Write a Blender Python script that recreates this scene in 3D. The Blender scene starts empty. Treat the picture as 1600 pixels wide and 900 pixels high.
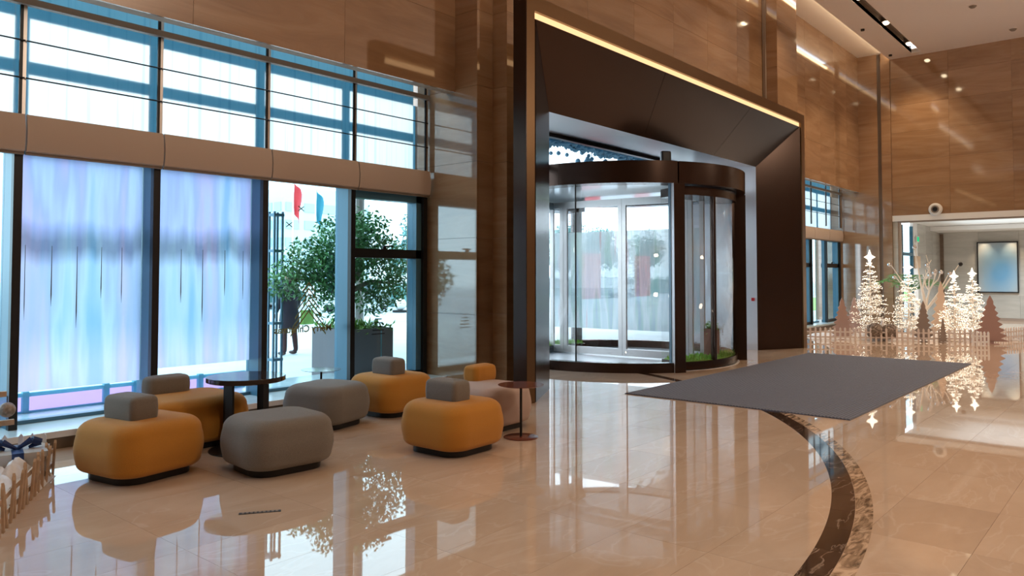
import bpy, bmesh, math, random
from mathutils import Vector, Matrix, noise
random.seed(7)
SC = bpy.context.scene
COL = SC.collection
PI = math.pi
R = math.radians

# ------------------------------------------------------------------ camera
cam_d = bpy.data.cameras.new('camera'); cam = bpy.data.objects.new('camera', cam_d); COL.objects.link(cam)
cam.location = (0, 0, 1.65)
cam.rotation_euler = (R(90 + 1.9435), 0, R(40.573 - 90))
cam_d.sensor_width = 36; cam_d.lens = 36 * 1186.6 / 1600; cam_d.shift_y = -60.3 / 1600
cam_d.clip_end = 500
SC.camera = cam

# ------------------------------------------------------------------ sky, lights, exposure
world = bpy.data.worlds.new('world'); SC.world = world; world.use_nodes = True
_bg = world.node_tree.nodes['Background']
_bg.inputs[0].default_value = (0.76, 0.90, 1.0, 1); _bg.inputs[1].default_value = 3.5
SC.view_settings.view_transform = 'Standard'; SC.view_settings.look = 'None'
SC.view_settings.exposure = 0.2; SC.view_settings.gamma = 1.0
SC.cycles.max_bounces = 10; SC.cycles.transparent_max_bounces = 24
SC.cycles.sample_clamp_indirect = 6.0
SC.cycles.caustics_reflective = False; SC.cycles.caustics_refractive = False

def area_light(name, loc, rot, sx, sy, power, col):
    d = bpy.data.lights.new(name, 'AREA'); d.shape = 'RECTANGLE'; d.size = sx; d.size_y = sy
    d.energy = power; d.color = col
    o = bpy.data.objects.new(name, d); o.location = loc; o.rotation_euler = rot; COL.objects.link(o)
    return o
WARM = (1.0, 0.74, 0.47)
# recessed ceiling spots of the lobby over and behind the camera
for sx in (1.5, 6, 10.5, 15, 20):
    for sy in (0.4, -4.5):
        d = bpy.data.lights.new('ceiling_spot', 'SPOT'); d.energy = 500; d.color = (1.0, 0.79, 0.58); d.spot_size = R(82); d.spot_blend = 0.9; d.shadow_soft_size = 0.07
        o = bpy.data.objects.new('ceiling_spot', d); o.location = (sx, sy, 8.45); COL.objects.link(o)

d = bpy.data.lights.new('lobby_fill_light', 'POINT'); d.energy = 330; d.color = (1.0, 0.80, 0.60); d.shadow_soft_size = 0.5  # added point light without a fixture, lifts the ceiling and far walls
o = bpy.data.objects.new('lobby_fill_light', d); o.location = (19, -4.5, 6.6); COL.objects.link(o)
d = bpy.data.lights.new('lobby_fill_light', 'POINT'); d.energy = 400; d.color = (1.0, 0.80, 0.60); d.shadow_soft_size = 0.5  # second added fill, for the walls facing the camera
o = bpy.data.objects.new('lobby_fill_light', d); o.location = (7, -4.0, 6.6); COL.objects.link(o)

# ------------------------------------------------------------------ materials
def new_mat(name):
    m = bpy.data.materials.new(name); m.use_nodes = True
    nt = m.node_tree
    for n in list(nt.nodes): nt.nodes.remove(n)
    out = nt.nodes.new('ShaderNodeOutputMaterial')
    return m, nt, out
def nd(nt, t, **kw):
    n = nt.nodes.new(t)
    for k, v in kw.items(): setattr(n, k, v)
    return n
def ramp(nt, fac, stops):
    r = nt.nodes.new('ShaderNodeValToRGB'); e = r.color_ramp.elements
    while len(e) < len(stops): e.new(0.5)
    for i, (p, c) in enumerate(stops):
        e[i].position = p; e[i].color = (*c, 1)
    if fac is not None: nt.links.new(fac, r.inputs[0])
    return r
def plain(name, col, rough=0.5, metal=0.0, ior=1.45, bump=0.0, bscale=40, vary=0.0, sheen=0.0, coat=0.0):
    m, nt, out = new_mat(name)
    b = nd(nt, 'ShaderNodeBsdfPrincipled')
    b.inputs['Base Color'].default_value = (*col, 1); b.inputs['Roughness'].default_value = rough
    b.inputs['Metallic'].default_value = metal; b.inputs['IOR'].default_value = ior
    b.inputs['Sheen Weight'].default_value = sheen; b.inputs['Coat Weight'].default_value = coat
    if bump or vary:
        tc = nd(nt, 'ShaderNodeTexCoord'); no = nd(nt, 'ShaderNodeTexNoise')
        no.inputs['Scale'].default_value = bscale; no.inputs['Detail'].default_value = 4
        nt.links.new(tc.outputs['Object'], no.inputs['Vector'])
        if vary:
            r = ramp(nt, no.outputs[0], [(0.3, tuple(c * (1 - vary) for c in col)), (0.7, tuple(min(1, c * (1 + vary)) for c in col))])
            nt.links.new(r.outputs[0], b.inputs['Base Color'])
        if bump:
            bp = nd(nt, 'ShaderNodeBump'); bp.inputs['Strength'].default_value = bump; bp.inputs['Distance'].default_value = 0.01
            nt.links.new(no.outputs[0], bp.inputs['Height']); nt.links.new(bp.outputs[0], b.inputs['Normal'])
    nt.links.new(b.outputs[0], out.inputs[0])
    return m
def emit(name, col, s):
    m, nt, out = new_mat(name); e = nd(nt, 'ShaderNodeEmission')
    e.inputs[0].default_value = (*col, 1); e.inputs[1].default_value = s
    nt.links.new(e.outputs[0], out.inputs[0]); return m
def stone(name, stops, scale, stretch, rough, ior, tint=0.12, distort=1.2, vein=None, bump=0.0, detail=6):
    """polished stone: stretched noise in world space, shifted and tinted slab by slab"""
    m, nt, out = new_mat(name); L = nt.links.new
    b = nd(nt, 'ShaderNodeBsdfPrincipled'); b.inputs['Roughness'].default_value = rough; b.inputs['IOR'].default_value = ior
    g = nd(nt, 'ShaderNodeNewGeometry'); oi = nd(nt, 'ShaderNodeObjectInfo')
    mul = nd(nt, 'ShaderNodeVectorMath', operation='SCALE'); mul.inputs[0].default_value = (13, 7, 19)
    L(oi.outputs['Random'], mul.inputs[3])
    add = nd(nt, 'ShaderNodeVectorMath', operation='ADD'); L(g.outputs['Position'], add.inputs[0]); L(mul.outputs[0], add.inputs[1])
    mp = nd(nt, 'ShaderNodeMapping'); mp.inputs['Scale'].default_value = stretch; L(add.outputs[0], mp.inputs[0])
    no = nd(nt, 'ShaderNodeTexNoise'); no.inputs['Scale'].default_value = scale; no.inputs['Detail'].default_value = detail
    no.inputs['Roughness'].default_value = 0.62; no.inputs['Distortion'].default_value = distort
    L(mp.outputs[0], no.inputs['Vector'])
    r = ramp(nt, no.outputs[0], stops); c = r.outputs[0]
    if vein:
        vn = nd(nt, 'ShaderNodeTexNoise'); vn.inputs['Scale'].default_value = vein[1]; vn.inputs['Detail'].default_value = 5
        vn.inputs['Distortion'].default_value = 2.0; L(mp.outputs[0], vn.inputs['Vector'])
        vr = ramp(nt, vn.outputs[0], [(0.485, (0, 0, 0)), (0.5, (vein[2],) * 3), (0.515, (0, 0, 0))])
        mx = nd(nt, 'ShaderNodeMix', data_type='RGBA'); L(vr.outputs[0], mx.inputs[0]); L(c, mx.inputs[6])
        mx.inputs[7].default_value = (*vein[0], 1); c = mx.outputs[2]
    hs = nd(nt, 'ShaderNodeHueSaturation'); mr = nd(nt, 'ShaderNodeMapRange')
    mr.inputs[3].default_value = 1 - tint; mr.inputs[4].default_value = 1 + tint
    L(oi.outputs['Random'], mr.inputs[0]); L(mr.outputs[0], hs.inputs['Value']); L(c, hs.inputs['Color'])
    L(hs.outputs[0], b.inputs['Base Color'])
    if bump:
        bn = nd(nt, 'ShaderNodeTexNoise'); bn.inputs['Scale'].default_value = 1.6; bn.inputs['Detail'].default_value = 2
        L(g.outputs['Position'], bn.inputs['Vector'])
        bp = nd(nt, 'ShaderNodeBump'); bp.inputs['Strength'].default_value = bump; bp.inputs['Distance'].default_value = 0.02
        L(bn.outputs[0], bp.inputs['Height']); L(bp.outputs[0], b.inputs['Normal'])
    L(b.outputs[0], out.inputs[0]); return m
def glass(name, tint, ior=1.45):
    m, nt, out = new_mat(name); L = nt.links.new
    t = nd(nt, 'ShaderNodeBsdfTransparent'); t.inputs[0].default_value = (*tint, 1)
    g = nd(nt, 'ShaderNodeBsdfGlossy'); g.inputs['Roughness'].default_value = 0.0
    lw = nd(nt, 'ShaderNodeLayerWeight'); lw.inputs[0].default_value = 0.5
    pw = nd(nt, 'ShaderNodeMath', operation='POWER'); pw.inputs[1].default_value = 5; L(lw.outputs['Facing'], pw.inputs[0])
    f = nd(nt, 'ShaderNodeMath', operation='MULTIPLY_ADD'); f.inputs[1].default_value = 0.9; f.inputs[2].default_value = 0.035; L(pw.outputs[0], f.inputs[0])
    mx = nd(nt, 'ShaderNodeMixShader'); L(f.outputs[0], mx.inputs[0]); L(t.outputs[0], mx.inputs[1]); L(g.outputs[0], mx.inputs[2])
    L(mx.outputs[0], out.inputs[0]); return m
def film(name, zstops, z0, z1, streak, amount, clear, hue=(0.75, 0.8, 1.0), axis=(6, 6, 0.25)):
    """frosted film: vertical soft streaks over a vertical colour run, painted into its colour"""
    m, nt, out = new_mat(name); L = nt.links.new
    g = nd(nt, 'ShaderNodeNewGeometry')
    sep = nd(nt, 'ShaderNodeSeparateXYZ'); L(g.outputs['Position'], sep.inputs[0])
    mr = nd(nt, 'ShaderNodeMapRange'); mr.inputs[1].default_value = z0; mr.inputs[2].default_value = z1
    mp = nd(nt, 'ShaderNodeMapping'); mp.inputs['Scale'].default_value = axis; L(g.outputs['Position'], mp.inputs[0])
    n1 = nd(nt, 'ShaderNodeTexNoise'); n1.inputs['Scale'].default_value = 1.0; n1.inputs['Detail'].default_value = 4; L(mp.outputs[0], n1.inputs['Vector'])
    ma = nd(nt, 'ShaderNodeMath', operation='MULTIPLY_ADD'); ma.inputs[1].default_value = 0.35; L(n1.outputs[0], ma.inputs[0]); L(sep.outputs['Z'], ma.inputs[2])
    ms = nd(nt, 'ShaderNodeMath', operation='SUBTRACT'); L(ma.outputs[0], ms.inputs[0]); ms.inputs[1].default_value = 0.175
    L(ms.outputs[0], mr.inputs[0])
    r = ramp(nt, mr.outputs[0], zstops)
    s = ramp(nt, n1.outputs['Color'], streak)
    n2 = nd(nt, 'ShaderNodeTexNoise'); n2.inputs['Scale'].default_value = 0.7; n2.inputs['Detail'].default_value = 3
    mp2 = nd(nt, 'ShaderNodeMapping'); mp2.inputs['Scale'].default_value = (axis[0], axis[1], axis[2] * 2); mp2.inputs['Location'].default_value = (31, 5, 9)
    L(g.outputs['Position'], mp2.inputs[0]); L(mp2.outputs[0], n2.inputs['Vector'])
    s2 = ramp(nt, n2.outputs[0], streak)
    mx = nd(nt, 'ShaderNodeMix', data_type='RGBA'); mx.inputs[0].default_value = amount
    L(r.outputs[0], mx.inputs[6]); L(s2.outputs[0], mx.inputs[7])
    t = nd(nt, 'ShaderNodeBsdfTranslucent'); L(mx.outputs[2], t.inputs[0])
    tr = nd(nt, 'ShaderNodeBsdfTransparent'); tr.inputs[0].default_value = (*hue, 1)
    m1 = nd(nt, 'ShaderNodeMixShader'); m1.inputs[0].default_value = clear; L(t.outputs[0], m1.inputs[1]); L(tr.outputs[0], m1.inputs[2])
    L(m1.outputs[0], out.inputs[0]); return m

M = {}
M['wall'] = stone('wall_marble', [(0.25, (0.25, 0.140, 0.075)), (0.5, (0.335, 0.20, 0.112)), (0.75, (0.42, 0.27, 0.165))], 1.1, (0.35, 0.35, 2.6), 0.06, 2.1, 0.10)
M['wall_grey'] = stone('wall_marble_grey', [(0.25, (0.40, 0.395, 0.37)), (0.5, (0.48, 0.475, 0.445)), (0.75, (0.56, 0.55, 0.52))], 1.1, (0.35, 0.35, 2.6), 0.10, 1.5, 0.08)
M['floor'] = stone('floor_marble', [(0.2, (0.50, 0.365, 0.275)), (0.5, (0.57, 0.43, 0.33)), (0.8, (0.64, 0.50, 0.395))], 1.0, (0.6, 1.5, 1), 0.02, 1.85, 0.05, 1.2, vein=((0.66, 0.54, 0.45), 0.8, 0.45), bump=0.02)
M['inlay'] = stone('inlay_dark_marble', [(0.3, (0.035, 0.02, 0.014)), (0.7, (0.065, 0.04, 0.03))], 5, (0.6, 2.4, 1), 0.05, 1.45, 0.2, 1.0, vein=((0.4, 0.3, 0.24), 1.2, 0.5))
M['border'] = stone('inlay_mottled_marble', [(0.35, (0.10, 0.07, 0.05)), (0.48, (0.32, 0.22, 0.15)), (0.6, (0.6, 0.44, 0.32))], 5, (0.7, 3.0, 1), 0.04, 1.6, 0.12, 1.5)
M['joint'] = plain('joint_grout', (0.34, 0.25, 0.18), 0.6)
M['ceiling'] = plain('ceiling_paint', (0.82, 0.75, 0.72), 0.8)
M['slot'] = plain('slot_dark', (0.30, 0.24, 0.20), 0.6)
M['bronze'] = plain('dark_bronze_metal', (0.052, 0.030, 0.022), 0.24, 0.65, bump=0.01, bscale=3)
M['bronze_edge'] = plain('bronze_edge_metal', (0.20, 0.12, 0.06), 0.35, 0.8)
M['black'] = plain('black_metal', (0.018, 0.018, 0.02), 0.35, 0.3)
M['mullion'] = plain('blue_grey_paint', (0.075, 0.18, 0.26), 0.3, 0.1)
M['fin'] = plain('pale_blue_grey_paint', (0.30, 0.56, 0.72), 0.4)
M['silver'] = plain('brushed_aluminium', (0.60, 0.57, 0.56), 0.32, 0.8)
M['steel_panel'] = plain('grey_steel_panel', (0.70, 0.70, 0.74), 0.35, 0.3)
M['glass'] = glass('clear_glass', (0.84, 0.96, 0.99))
M['glass_door'] = glass('door_glass', (0.985, 0.995, 1.0))
M['spandrel'] = plain('blue_spandrel', (0.30, 0.55, 0.70), 0.2)
M['film'] = film('lilac_frosted_film', [(0.0, (0.834, 0.757, 0.834)), (0.2, (0.791, 0.722, 0.817)), (0.36, (0.54, 0.61, 0.67)), (0.60, (0.57, 0.61, 0.67)), (0.665, (0.225, 0.245, 0.275)), (0.70, (0.235, 0.255, 0.285)), (0.78, (0.568, 0.550, 0.705)), (1.0, (0.533, 0.533, 0.654))], 0.2, 2.8,  # dark stops paint in the blurred shade of the transom behind
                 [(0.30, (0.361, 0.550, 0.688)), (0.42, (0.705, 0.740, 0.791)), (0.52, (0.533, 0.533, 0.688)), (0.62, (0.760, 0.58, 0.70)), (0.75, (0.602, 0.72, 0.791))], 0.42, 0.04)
def translucent(name, col, front=0.4):
    m, nt, out = new_mat(name); t = nd(nt, 'ShaderNodeBsdfTranslucent'); t.inputs[0].default_value = (*col, 1)
    d = nd(nt, 'ShaderNodeBsdfDiffuse'); d.inputs[0].default_value = (*col, 1)
    mx = nd(nt, 'ShaderNodeMixShader'); mx.inputs[0].default_value = front
    nt.links.new(t.outputs[0], mx.inputs[1]); nt.links.new(d.outputs[0], mx.inputs[2]); nt.links.new(mx.outputs[0], out.inputs[0]); return m
M['band'] = translucent('frosted_blue_band', (0.24, 0.42, 0.51), 0.15)
M['band_light'] = translucent('frosted_light_blue_band', (0.34, 0.52, 0.60), 0.15)
M['pink_film'] = translucent('pink_frosted_panel', (0.80, 0.58, 0.80), 0.1)
M['upper_film'] = film('upper_white_film', [(0.0, (0.70, 0.725, 0.72)), (1.0, (0.69, 0.72, 0.72))], 3, 5,
                 [(0.38, (0.50, 0.59, 0.62)), (0.45, (0.71, 0.73, 0.725)), (0.6, (0.71, 0.73, 0.725)), (0.68, (0.60, 0.68, 0.69))], 0.6, 0.10, (0.88, 0.98, 1), (22, 22, 0.12))
M['door_film'] = film('outside_blur_film', [(0.0, (0.95, 0.97, 1.0)), (0.15, (0.62, 0.72, 0.80)), (0.38, (0.60, 0.70, 0.80)), (0.7, (0.85, 0.90, 0.92)), (1.0, (0.98, 1.0, 1.0))], 0.45, 2.6,
                 [(0.30, (0.36, 0.50, 0.66)), (0.40, (0.52, 0.74, 0.62)), (0.47, (0.97, 0.99, 1.0)), (0.56, (0.70, 0.82, 0.86)), (0.62, (0.95, 0.97, 1.0)), (0.68, (0.92, 0.36, 0.36))], 0.62, 0.42, (0.95, 0.99, 1), (7, 7, 0.3))  # film added over clear glass, smears the view outside
M['blind'] = plain('cream_blind_fabric', (0.54, 0.44, 0.38), 0.85, bump=0.1, bscale=120)
M['rail'] = plain('blind_rail', (0.24, 0.20, 0.17), 0.5)
M['yellow'] = plain('mustard_wool', (0.52, 0.225, 0.028), 0.9, bump=0.35, bscale=240, vary=0.08, sheen=0.18)
M['grey'] = plain('grey_wool', (0.205, 0.185, 0.165), 0.9, bump=0.5, bscale=240, vary=0.18, sheen=0.2)
M['beige'] = plain('beige_wool', (0.47, 0.355, 0.315), 0.9, bump=0.35, bscale=240, vary=0.06, sheen=0.15)
M['table_top'] = plain('dark_table_top', (0.035, 0.025, 0.022), 0.07)
M['table_red'] = plain('red_brown_table_top', (0.16, 0.05, 0.032), 0.15)
M['table_blue'] = plain('slate_table_top', (0.10, 0.14, 0.18), 0.12)
M['mat'] = plain('charcoal_mat', (0.095, 0.11, 0.165), 0.8, bump=0.3, bscale=150, vary=0.08, sheen=0.25)
M['led'] = emit('warm_led', (1.0, 0.60, 0.29), 1.3)
M['led_dim'] = emit('warm_led_dim', (1.0, 0.45, 0.10), 0.55)
M['cove'] = emit('cove_led', (1.0, 0.70, 0.36), 8)
M['lamp'] = emit('downlight_lens', (1.0, 0.80, 0.52), 9)
M['fairy'] = emit('fairy_light', (1.0, 0.86, 0.66), 2.6)
M['white_branch'] = plain('white_branch_paint', (0.88, 0.80, 0.72), 0.5)
M['snow'] = plain('fluffy_snow_wadding', (0.86, 0.86, 0.90), 0.95, bump=0.8, bscale=25)
M['wood'] = plain('pale_wood', (0.52, 0.36, 0.24), 0.6, vary=0.15, bscale=12)
M['picket'] = plain('whitewashed_wood', (0.80, 0.74, 0.74), 0.6)
M['picket_white'] = plain('white_picket_paint', (0.88, 0.90, 0.95), 0.5)
M['cut_pink'] = plain('dusty_pink_board', (0.50, 0.36, 0.335), 0.8)
M['cut_mauve'] = plain('mauve_board', (0.40, 0.27, 0.26), 0.8)
M['cut_grey'] = plain('taupe_board', (0.32, 0.27, 0.255), 0.8)
M['cut_peach'] = plain('peach_board', (0.66, 0.50, 0.40), 0.8)
M['bauble'] = plain('silver_bauble', (0.75, 0.74, 0.76), 0.18, 0.8)
M['wicker'] = plain('silver_wicker', (0.36, 0.31, 0.28), 0.6, 0.3, bump=1.0, bscale=30, vary=0.4)
M['leaf'] = plain('green_leaf', (0.11, 0.29, 0.10), 0.45, vary=0.4, bscale=3)
M['leaf_light'] = plain('light_green_leaf', (0.25, 0.46, 0.10), 0.45, vary=0.3, bscale=5)
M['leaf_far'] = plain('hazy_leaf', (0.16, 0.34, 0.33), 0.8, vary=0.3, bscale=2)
M['grass'] = plain('turf_green', (0.28, 0.55, 0.08), 0.7, vary=0.3, bscale=60)
M['trunk'] = plain('grey_bark', (0.30, 0.28, 0.25), 0.8, bump=0.6, bscale=20, vary=0.3)
M['planter'] = plain('plum_grey_planter', (0.20, 0.175, 0.19), 0.5)
M['planter_brown'] = plain('brown_planter', (0.22, 0.09, 0.06), 0.6)
M['soil'] = plain('soil', (0.05, 0.035, 0.025), 0.9)
M['ground'] = plain('pale_paving', (0.62, 0.65, 0.66), 0.7, vary=0.06, bscale=1.5)
M['road'] = plain('pale_asphalt', (0.50, 0.54, 0.57), 0.8, vary=0.05, bscale=2)
M['sill'] = plain('pale_blue_stone', (0.55, 0.68, 0.74), 0.2, vary=0.08, bscale=5)
M['sill_edge'] = plain('white_stone', (0.72, 0.72, 0.76), 0.3)
M['riser'] = plain('brown_stone', (0.17, 0.12, 0.085), 0.35, vary=0.2, bscale=9)
M['coat'] = plain('dark_navy_coat', (0.016, 0.018, 0.032), 0.85)
M['trouser'] = plain('dark_maroon_cloth', (0.05, 0.022, 0.028), 0.85)
M['skin'] = plain('skin', (0.55, 0.34, 0.25), 0.5)
M['hair'] = plain('black_hair', (0.012, 0.01, 0.01), 0.6)
M['shoe'] = plain('dark_shoe', (0.05, 0.022, 0.02), 0.5)
M['gold'] = plain('gold_decal', (0.20, 0.19, 0.06), 0.5)
M['streak'] = plain('dark_olive_print', (0.16, 0.17, 0.14), 0.6)
M['red'] = plain('red_cloth', (0.62, 0.04, 0.05), 0.7)
M['blue_cloth'] = plain('blue_green_cloth', (0.03, 0.22, 0.30), 0.7)
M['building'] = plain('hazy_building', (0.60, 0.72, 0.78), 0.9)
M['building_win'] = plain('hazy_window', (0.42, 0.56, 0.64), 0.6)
M['car_silver'] = plain('silver_car_paint', (0.55, 0.60, 0.63), 0.25, 0.4, coat=0.5)
M['car_dark'] = plain('dark_green_car_paint', (0.05, 0.14, 0.14), 0.25, 0.2, coat=0.5)
M['car_glass'] = plain('car_window', (0.03, 0.06, 0.08), 0.08)
M['tyre'] = plain('tyre', (0.02, 0.02, 0.022), 0.8)
M['gift'] = plain('grey_gift_paper', (0.50, 0.48, 0.46), 0.5)
M['ribbon'] = plain('blue_ribbon', (0.012, 0.04, 0.16), 0.35)
M['ribbon_light'] = plain('bright_blue_ribbon', (0.03, 0.22, 0.55), 0.35)
M['white'] = plain('white_paint', (0.80, 0.79, 0.77), 0.5)
M['sign_green'] = emit('exit_sign_green', (0.05, 0.75, 0.30), 0.7)
M['drum_ceiling'] = plain('drum_ceiling_white', (0.55, 0.60, 0.64), 0.12)
# blurred blue canvas
def canvas_mat():
    m, nt, out = new_mat('blurred_blue_canvas'); L = nt.links.new
    tc = nd(nt, 'ShaderNodeTexCoord'); b = nd(nt, 'ShaderNodeBsdfPrincipled'); b.inputs['Roughness'].default_value = 0.6
    g = nd(nt, 'ShaderNodeTexGradient', gradient_type='SPHERICAL')
    mp = nd(nt, 'ShaderNodeMapping'); mp.inputs['Scale'].default_value = (1, 1.25, 0.8); mp.inputs['Location'].default_value = (0, 0.1, 0.12)
    L(tc.outputs['Object'], mp.inputs[0]); L(mp.outputs[0], g.inputs[0])
    no = nd(nt, 'ShaderNodeTexNoise'); no.inputs['Scale'].default_value = 1.1; L(tc.outputs['Object'], no.inputs['Vector'])
    ad = nd(nt, 'ShaderNodeMath', operation='MULTIPLY_ADD'); ad.inputs[1].default_value = 0.3; L(no.outputs[0], ad.inputs[0]); L(g.outputs['Fac'], ad.inputs[2])
    r = ramp(nt, ad.outputs[0], [(0.15, (0.46, 0.50, 0.52)), (0.5, (0.30, 0.46, 0.60)), (0.95, (0.14, 0.36, 0.62))])
    L(r.outputs[0], b.inputs['Base Color']); L(b.outputs[0], out.inputs[0]); return m
M['canvas'] = canvas_mat()

# ------------------------------------------------------------------ mesh helpers
class MB:
    def __init__(s): s.v = []; s.f = []
    def add(s, vs, fs):
        o = len(s.v); s.v += [tuple(v) for v in vs]; s.f += [tuple(i + o for i in f) for f in fs]; return s
    def box(s, x0, x1, y0, y1, z0, z1):
        return s.add([(x0,y0,z0),(x1,y0,z0),(x1,y1,z0),(x0,y1,z0),(x0,y0,z1),(x1,y0,z1),(x1,y1,z1),(x0,y1,z1)],
                     [(3,2,1,0),(4,5,6,7),(0,1,5,4),(1,2,6,5),(2,3,7,6),(3,0,4,7)])
    def hexa(s, a, b):   # a, b: two quads (4 points each) joined into a solid
        return s.add(list(a) + list(b), [(3,2,1,0),(4,5,6,7),(0,1,5,4),(1,2,6,5),(2,3,7,6),(3,0,4,7)])
    def prism(s, poly, z0, z1, ax='z'):
        n = len(poly)
        def P(p, h): return (p[0], p[1], h) if ax == 'z' else ((p[0], h, p[1]) if ax == 'y' else (h, p[0], p[1]))
        return s.add([P(p, z0) for p in poly] + [P(p, z1) for p in poly],
                     [tuple(reversed(range(n))), tuple(range(n, 2*n))] + [(i, (i+1) % n, n + (i+1) % n, n + i) for i in range(n)])
    def tube(s, p0, p1, r0, r1=None, n=8):
        r1 = r0 if r1 is None else r1
        p0 = Vector(p0); p1 = Vector(p1); d = (p1 - p0)
        if d.length < 1e-6: return s
        d.normalize(); a = d.orthogonal().normalized(); b = d.cross(a)
        vs = []
        for p, r in ((p0, r0), (p1, r1)):
            for i in range(n):
                t = 2 * PI * i / n; vs.append(p + (a * math.cos(t) + b * math.sin(t)) * r)
        return s.add(vs, [(i, (i+1) % n, n + (i+1) % n, n + i) for i in range(n)] + [tuple(reversed(range(n))), tuple(range(n, 2*n))])
    def path(s, pts, rs, n=7):
        for i in range(len(pts) - 1): s.tube(pts[i], pts[i+1], rs[i], rs[i+1], n)
        return s
    def lathe(s, prof, n=32, c=(0, 0)):
        vs = []; fs = []
        for r, z in prof:
            for i in range(n):
                t = 2 * PI * i / n; vs.append((c[0] + r * math.cos(t), c[1] + r * math.sin(t), z))
        for k in range(len(prof) - 1):
            for i in range(n):
                j = (i + 1) % n; fs.append((k*n+i, k*n+j, (k+1)*n+j, (k+1)*n+i))
        fs.append(tuple(reversed(range(n)))); m = len(prof) - 1; fs.append(tuple(m*n+i for i in range(n)))
        return s.add(vs, fs)
    def arc(s, r0, r1, a0, a1, z0, z1, n=24, c=(0, 0)):
        vs = []; fs = []
        for i in range(n + 1):
            t = R(a0 + (a1 - a0) * i / n); cs, sn = math.cos(t), math.sin(t)
            vs += [(c[0]+r0*cs, c[1]+r0*sn, z0), (c[0]+r1*cs, c[1]+r1*sn, z0), (c[0]+r1*cs, c[1]+r1*sn, z1), (c[0]+r0*cs, c[1]+r0*sn, z1)]
        for i in range(n):
            a = 4 * i; b = a + 4
            fs += [(a, a+1, b+1, b), (a+1, a+2, b+2, b+1), (a+2, a+3, b+3, b+2), (a+3, a, b, b+3)]
        fs += [(3, 2, 1, 0), (4*n, 4*n+1, 4*n+2, 4*n+3)]
        return s.add(vs, fs)
    def ball(s, c, r, n=12, m=8, sz=1.0):
        prof = [(max(1e-4, r * math.sin(PI * k / m)), c[2] - r * sz * math.cos(PI * k / m)) for k in range(m + 1)]
        return s.lathe(prof, n, (c[0], c[1]))
    def octa(s, c, r):
        x, y, z = c
        return s.add([(x+r,y,z),(x-r,y,z),(x,y+r,z),(x,y-r,z),(x,y,z+r),(x,y,z-r)], [(0,2,4),(2,1,4),(1,3,4),(3,0,4),(2,0,5),(1,2,5),(3,1,5),(0,3,5)])
    def leaf(s, p, d, l, w, up):
        p = Vector(p); d = Vector(d).normalized(); sd = d.cross(Vector(up)); sd = sd.normalized() if sd.length > 1e-4 else d.orthogonal().normalized()
        q = p + d * l * 0.45 + d.cross(sd) * l * 0.06
        return s.add([p, q + sd * w * .5, p + d * l, q - sd * w * .5], [(0, 1, 2, 3)])
    def mesh(s, name, mat, smooth=False):
        me = bpy.data.meshes.new(name); me.from_pydata(s.v, [], s.f); me.materials.append(mat)
        bm = bmesh.new(); bm.from_mesh(me); bmesh.ops.recalc_face_normals(bm, faces=bm.faces); bm.to_mesh(me); bm.free()
        if smooth:
            me.shade_smooth()
        me.update(); return me
    def build(s, name, mat, parent=None, smooth=False, loc=(0, 0, 0), rz=0):
        return link(name, s.mesh(name, mat, smooth), parent, loc, rz)
def link(name, me, parent=None, loc=(0, 0, 0), rz=0):
    o = bpy.data.objects.new(name, me); COL.objects.link(o); o.location = loc; o.rotation_euler = (0, 0, rz)
    if parent: o.parent = parent
    return o
def autosmooth(o, ang=35):
    me = o.data; me.shade_smooth()
    try: me.set_sharp_from_angle(angle=R(ang))
    except Exception: pass
    return o
def empty(name, loc=(0, 0, 0), rz=0, parent=None):
    o = bpy.data.objects.new(name, None); COL.objects.link(o); o.location = loc; o.rotation_euler = (0, 0, rz); o.empty_display_size = 0.1
    if parent: o.parent = parent
    return o
def thing(name, label, cat, loc=(0, 0, 0), rz=0, group=None):
    o = empty(name, loc, rz); return tag(o, label, cat, group)
def tag(o, label, cat, group=None):
    o['label'] = label; o['category'] = cat
    if group: o['group'] = group
    return o
def struct(name, loc=(0, 0, 0), rz=0):
    o = empty(name, loc, rz); o['kind'] = 'structure'; return o
def stuff(o): o['kind'] = 'stuff'; return o
def copy_thing(root, loc, rz, label=None):
    r = root.copy(); COL.objects.link(r); r.location = loc; r.rotation_euler = (0, 0, rz)
    if label: r['label'] = label
    for ch in list(root.children):
        c = ch.copy(); COL.objects.link(c); c.parent = r
        for g in list(ch.children):
            d = g.copy(); COL.objects.link(d); d.parent = c
    return r
_pm = {}
def slab(parent, axis, pos, a0, a1, z0, z1, mat, t=0.03, gap=0.004, name='panel', sign=-1):
    """one stone slab: axis 'y' faces -Y at Y=pos, axis 'x' faces -X at X=pos (sign -1)"""
    w = round(a1 - a0 - gap, 4); h = round(z1 - z0 - gap, 4); key = (axis, w, h, t, mat.name)
    if key not in _pm:
        b = MB()
        if axis == 'y': b.box(-w/2, w/2, 0, t, -h/2, h/2)
        else: b.box(0, t, -w/2, w/2, -h/2, h/2)
        _pm[key] = b.mesh(name, mat)
    loc = ((a0+a1)/2, pos, (z0+z1)/2) if axis == 'y' else (pos, (a0+a1)/2, (z0+z1)/2)
    if sign > 0: loc = (loc[0], loc[1] - t, loc[2]) if axis == 'y' else (loc[0] - t, loc[1], loc[2])
    return link(name, _pm[key], parent, loc)
def slabs(parent, axis, pos, a0, a1, z0, z1, pw, ph, mat, sign=-1, stagger=False):
    nz = max(1, round((z1 - z0) / ph)); na = max(1, round((a1 - a0) / pw)); dz = (z1 - z0) / nz; da = (a1 - a0) / na
    for k in range(nz):
        for i in range(na): slab(parent, axis, pos, a0 + i*da, a0 + (i+1)*da, z0 + k*dz, z0 + (k+1)*dz, mat, sign=sign)

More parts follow.
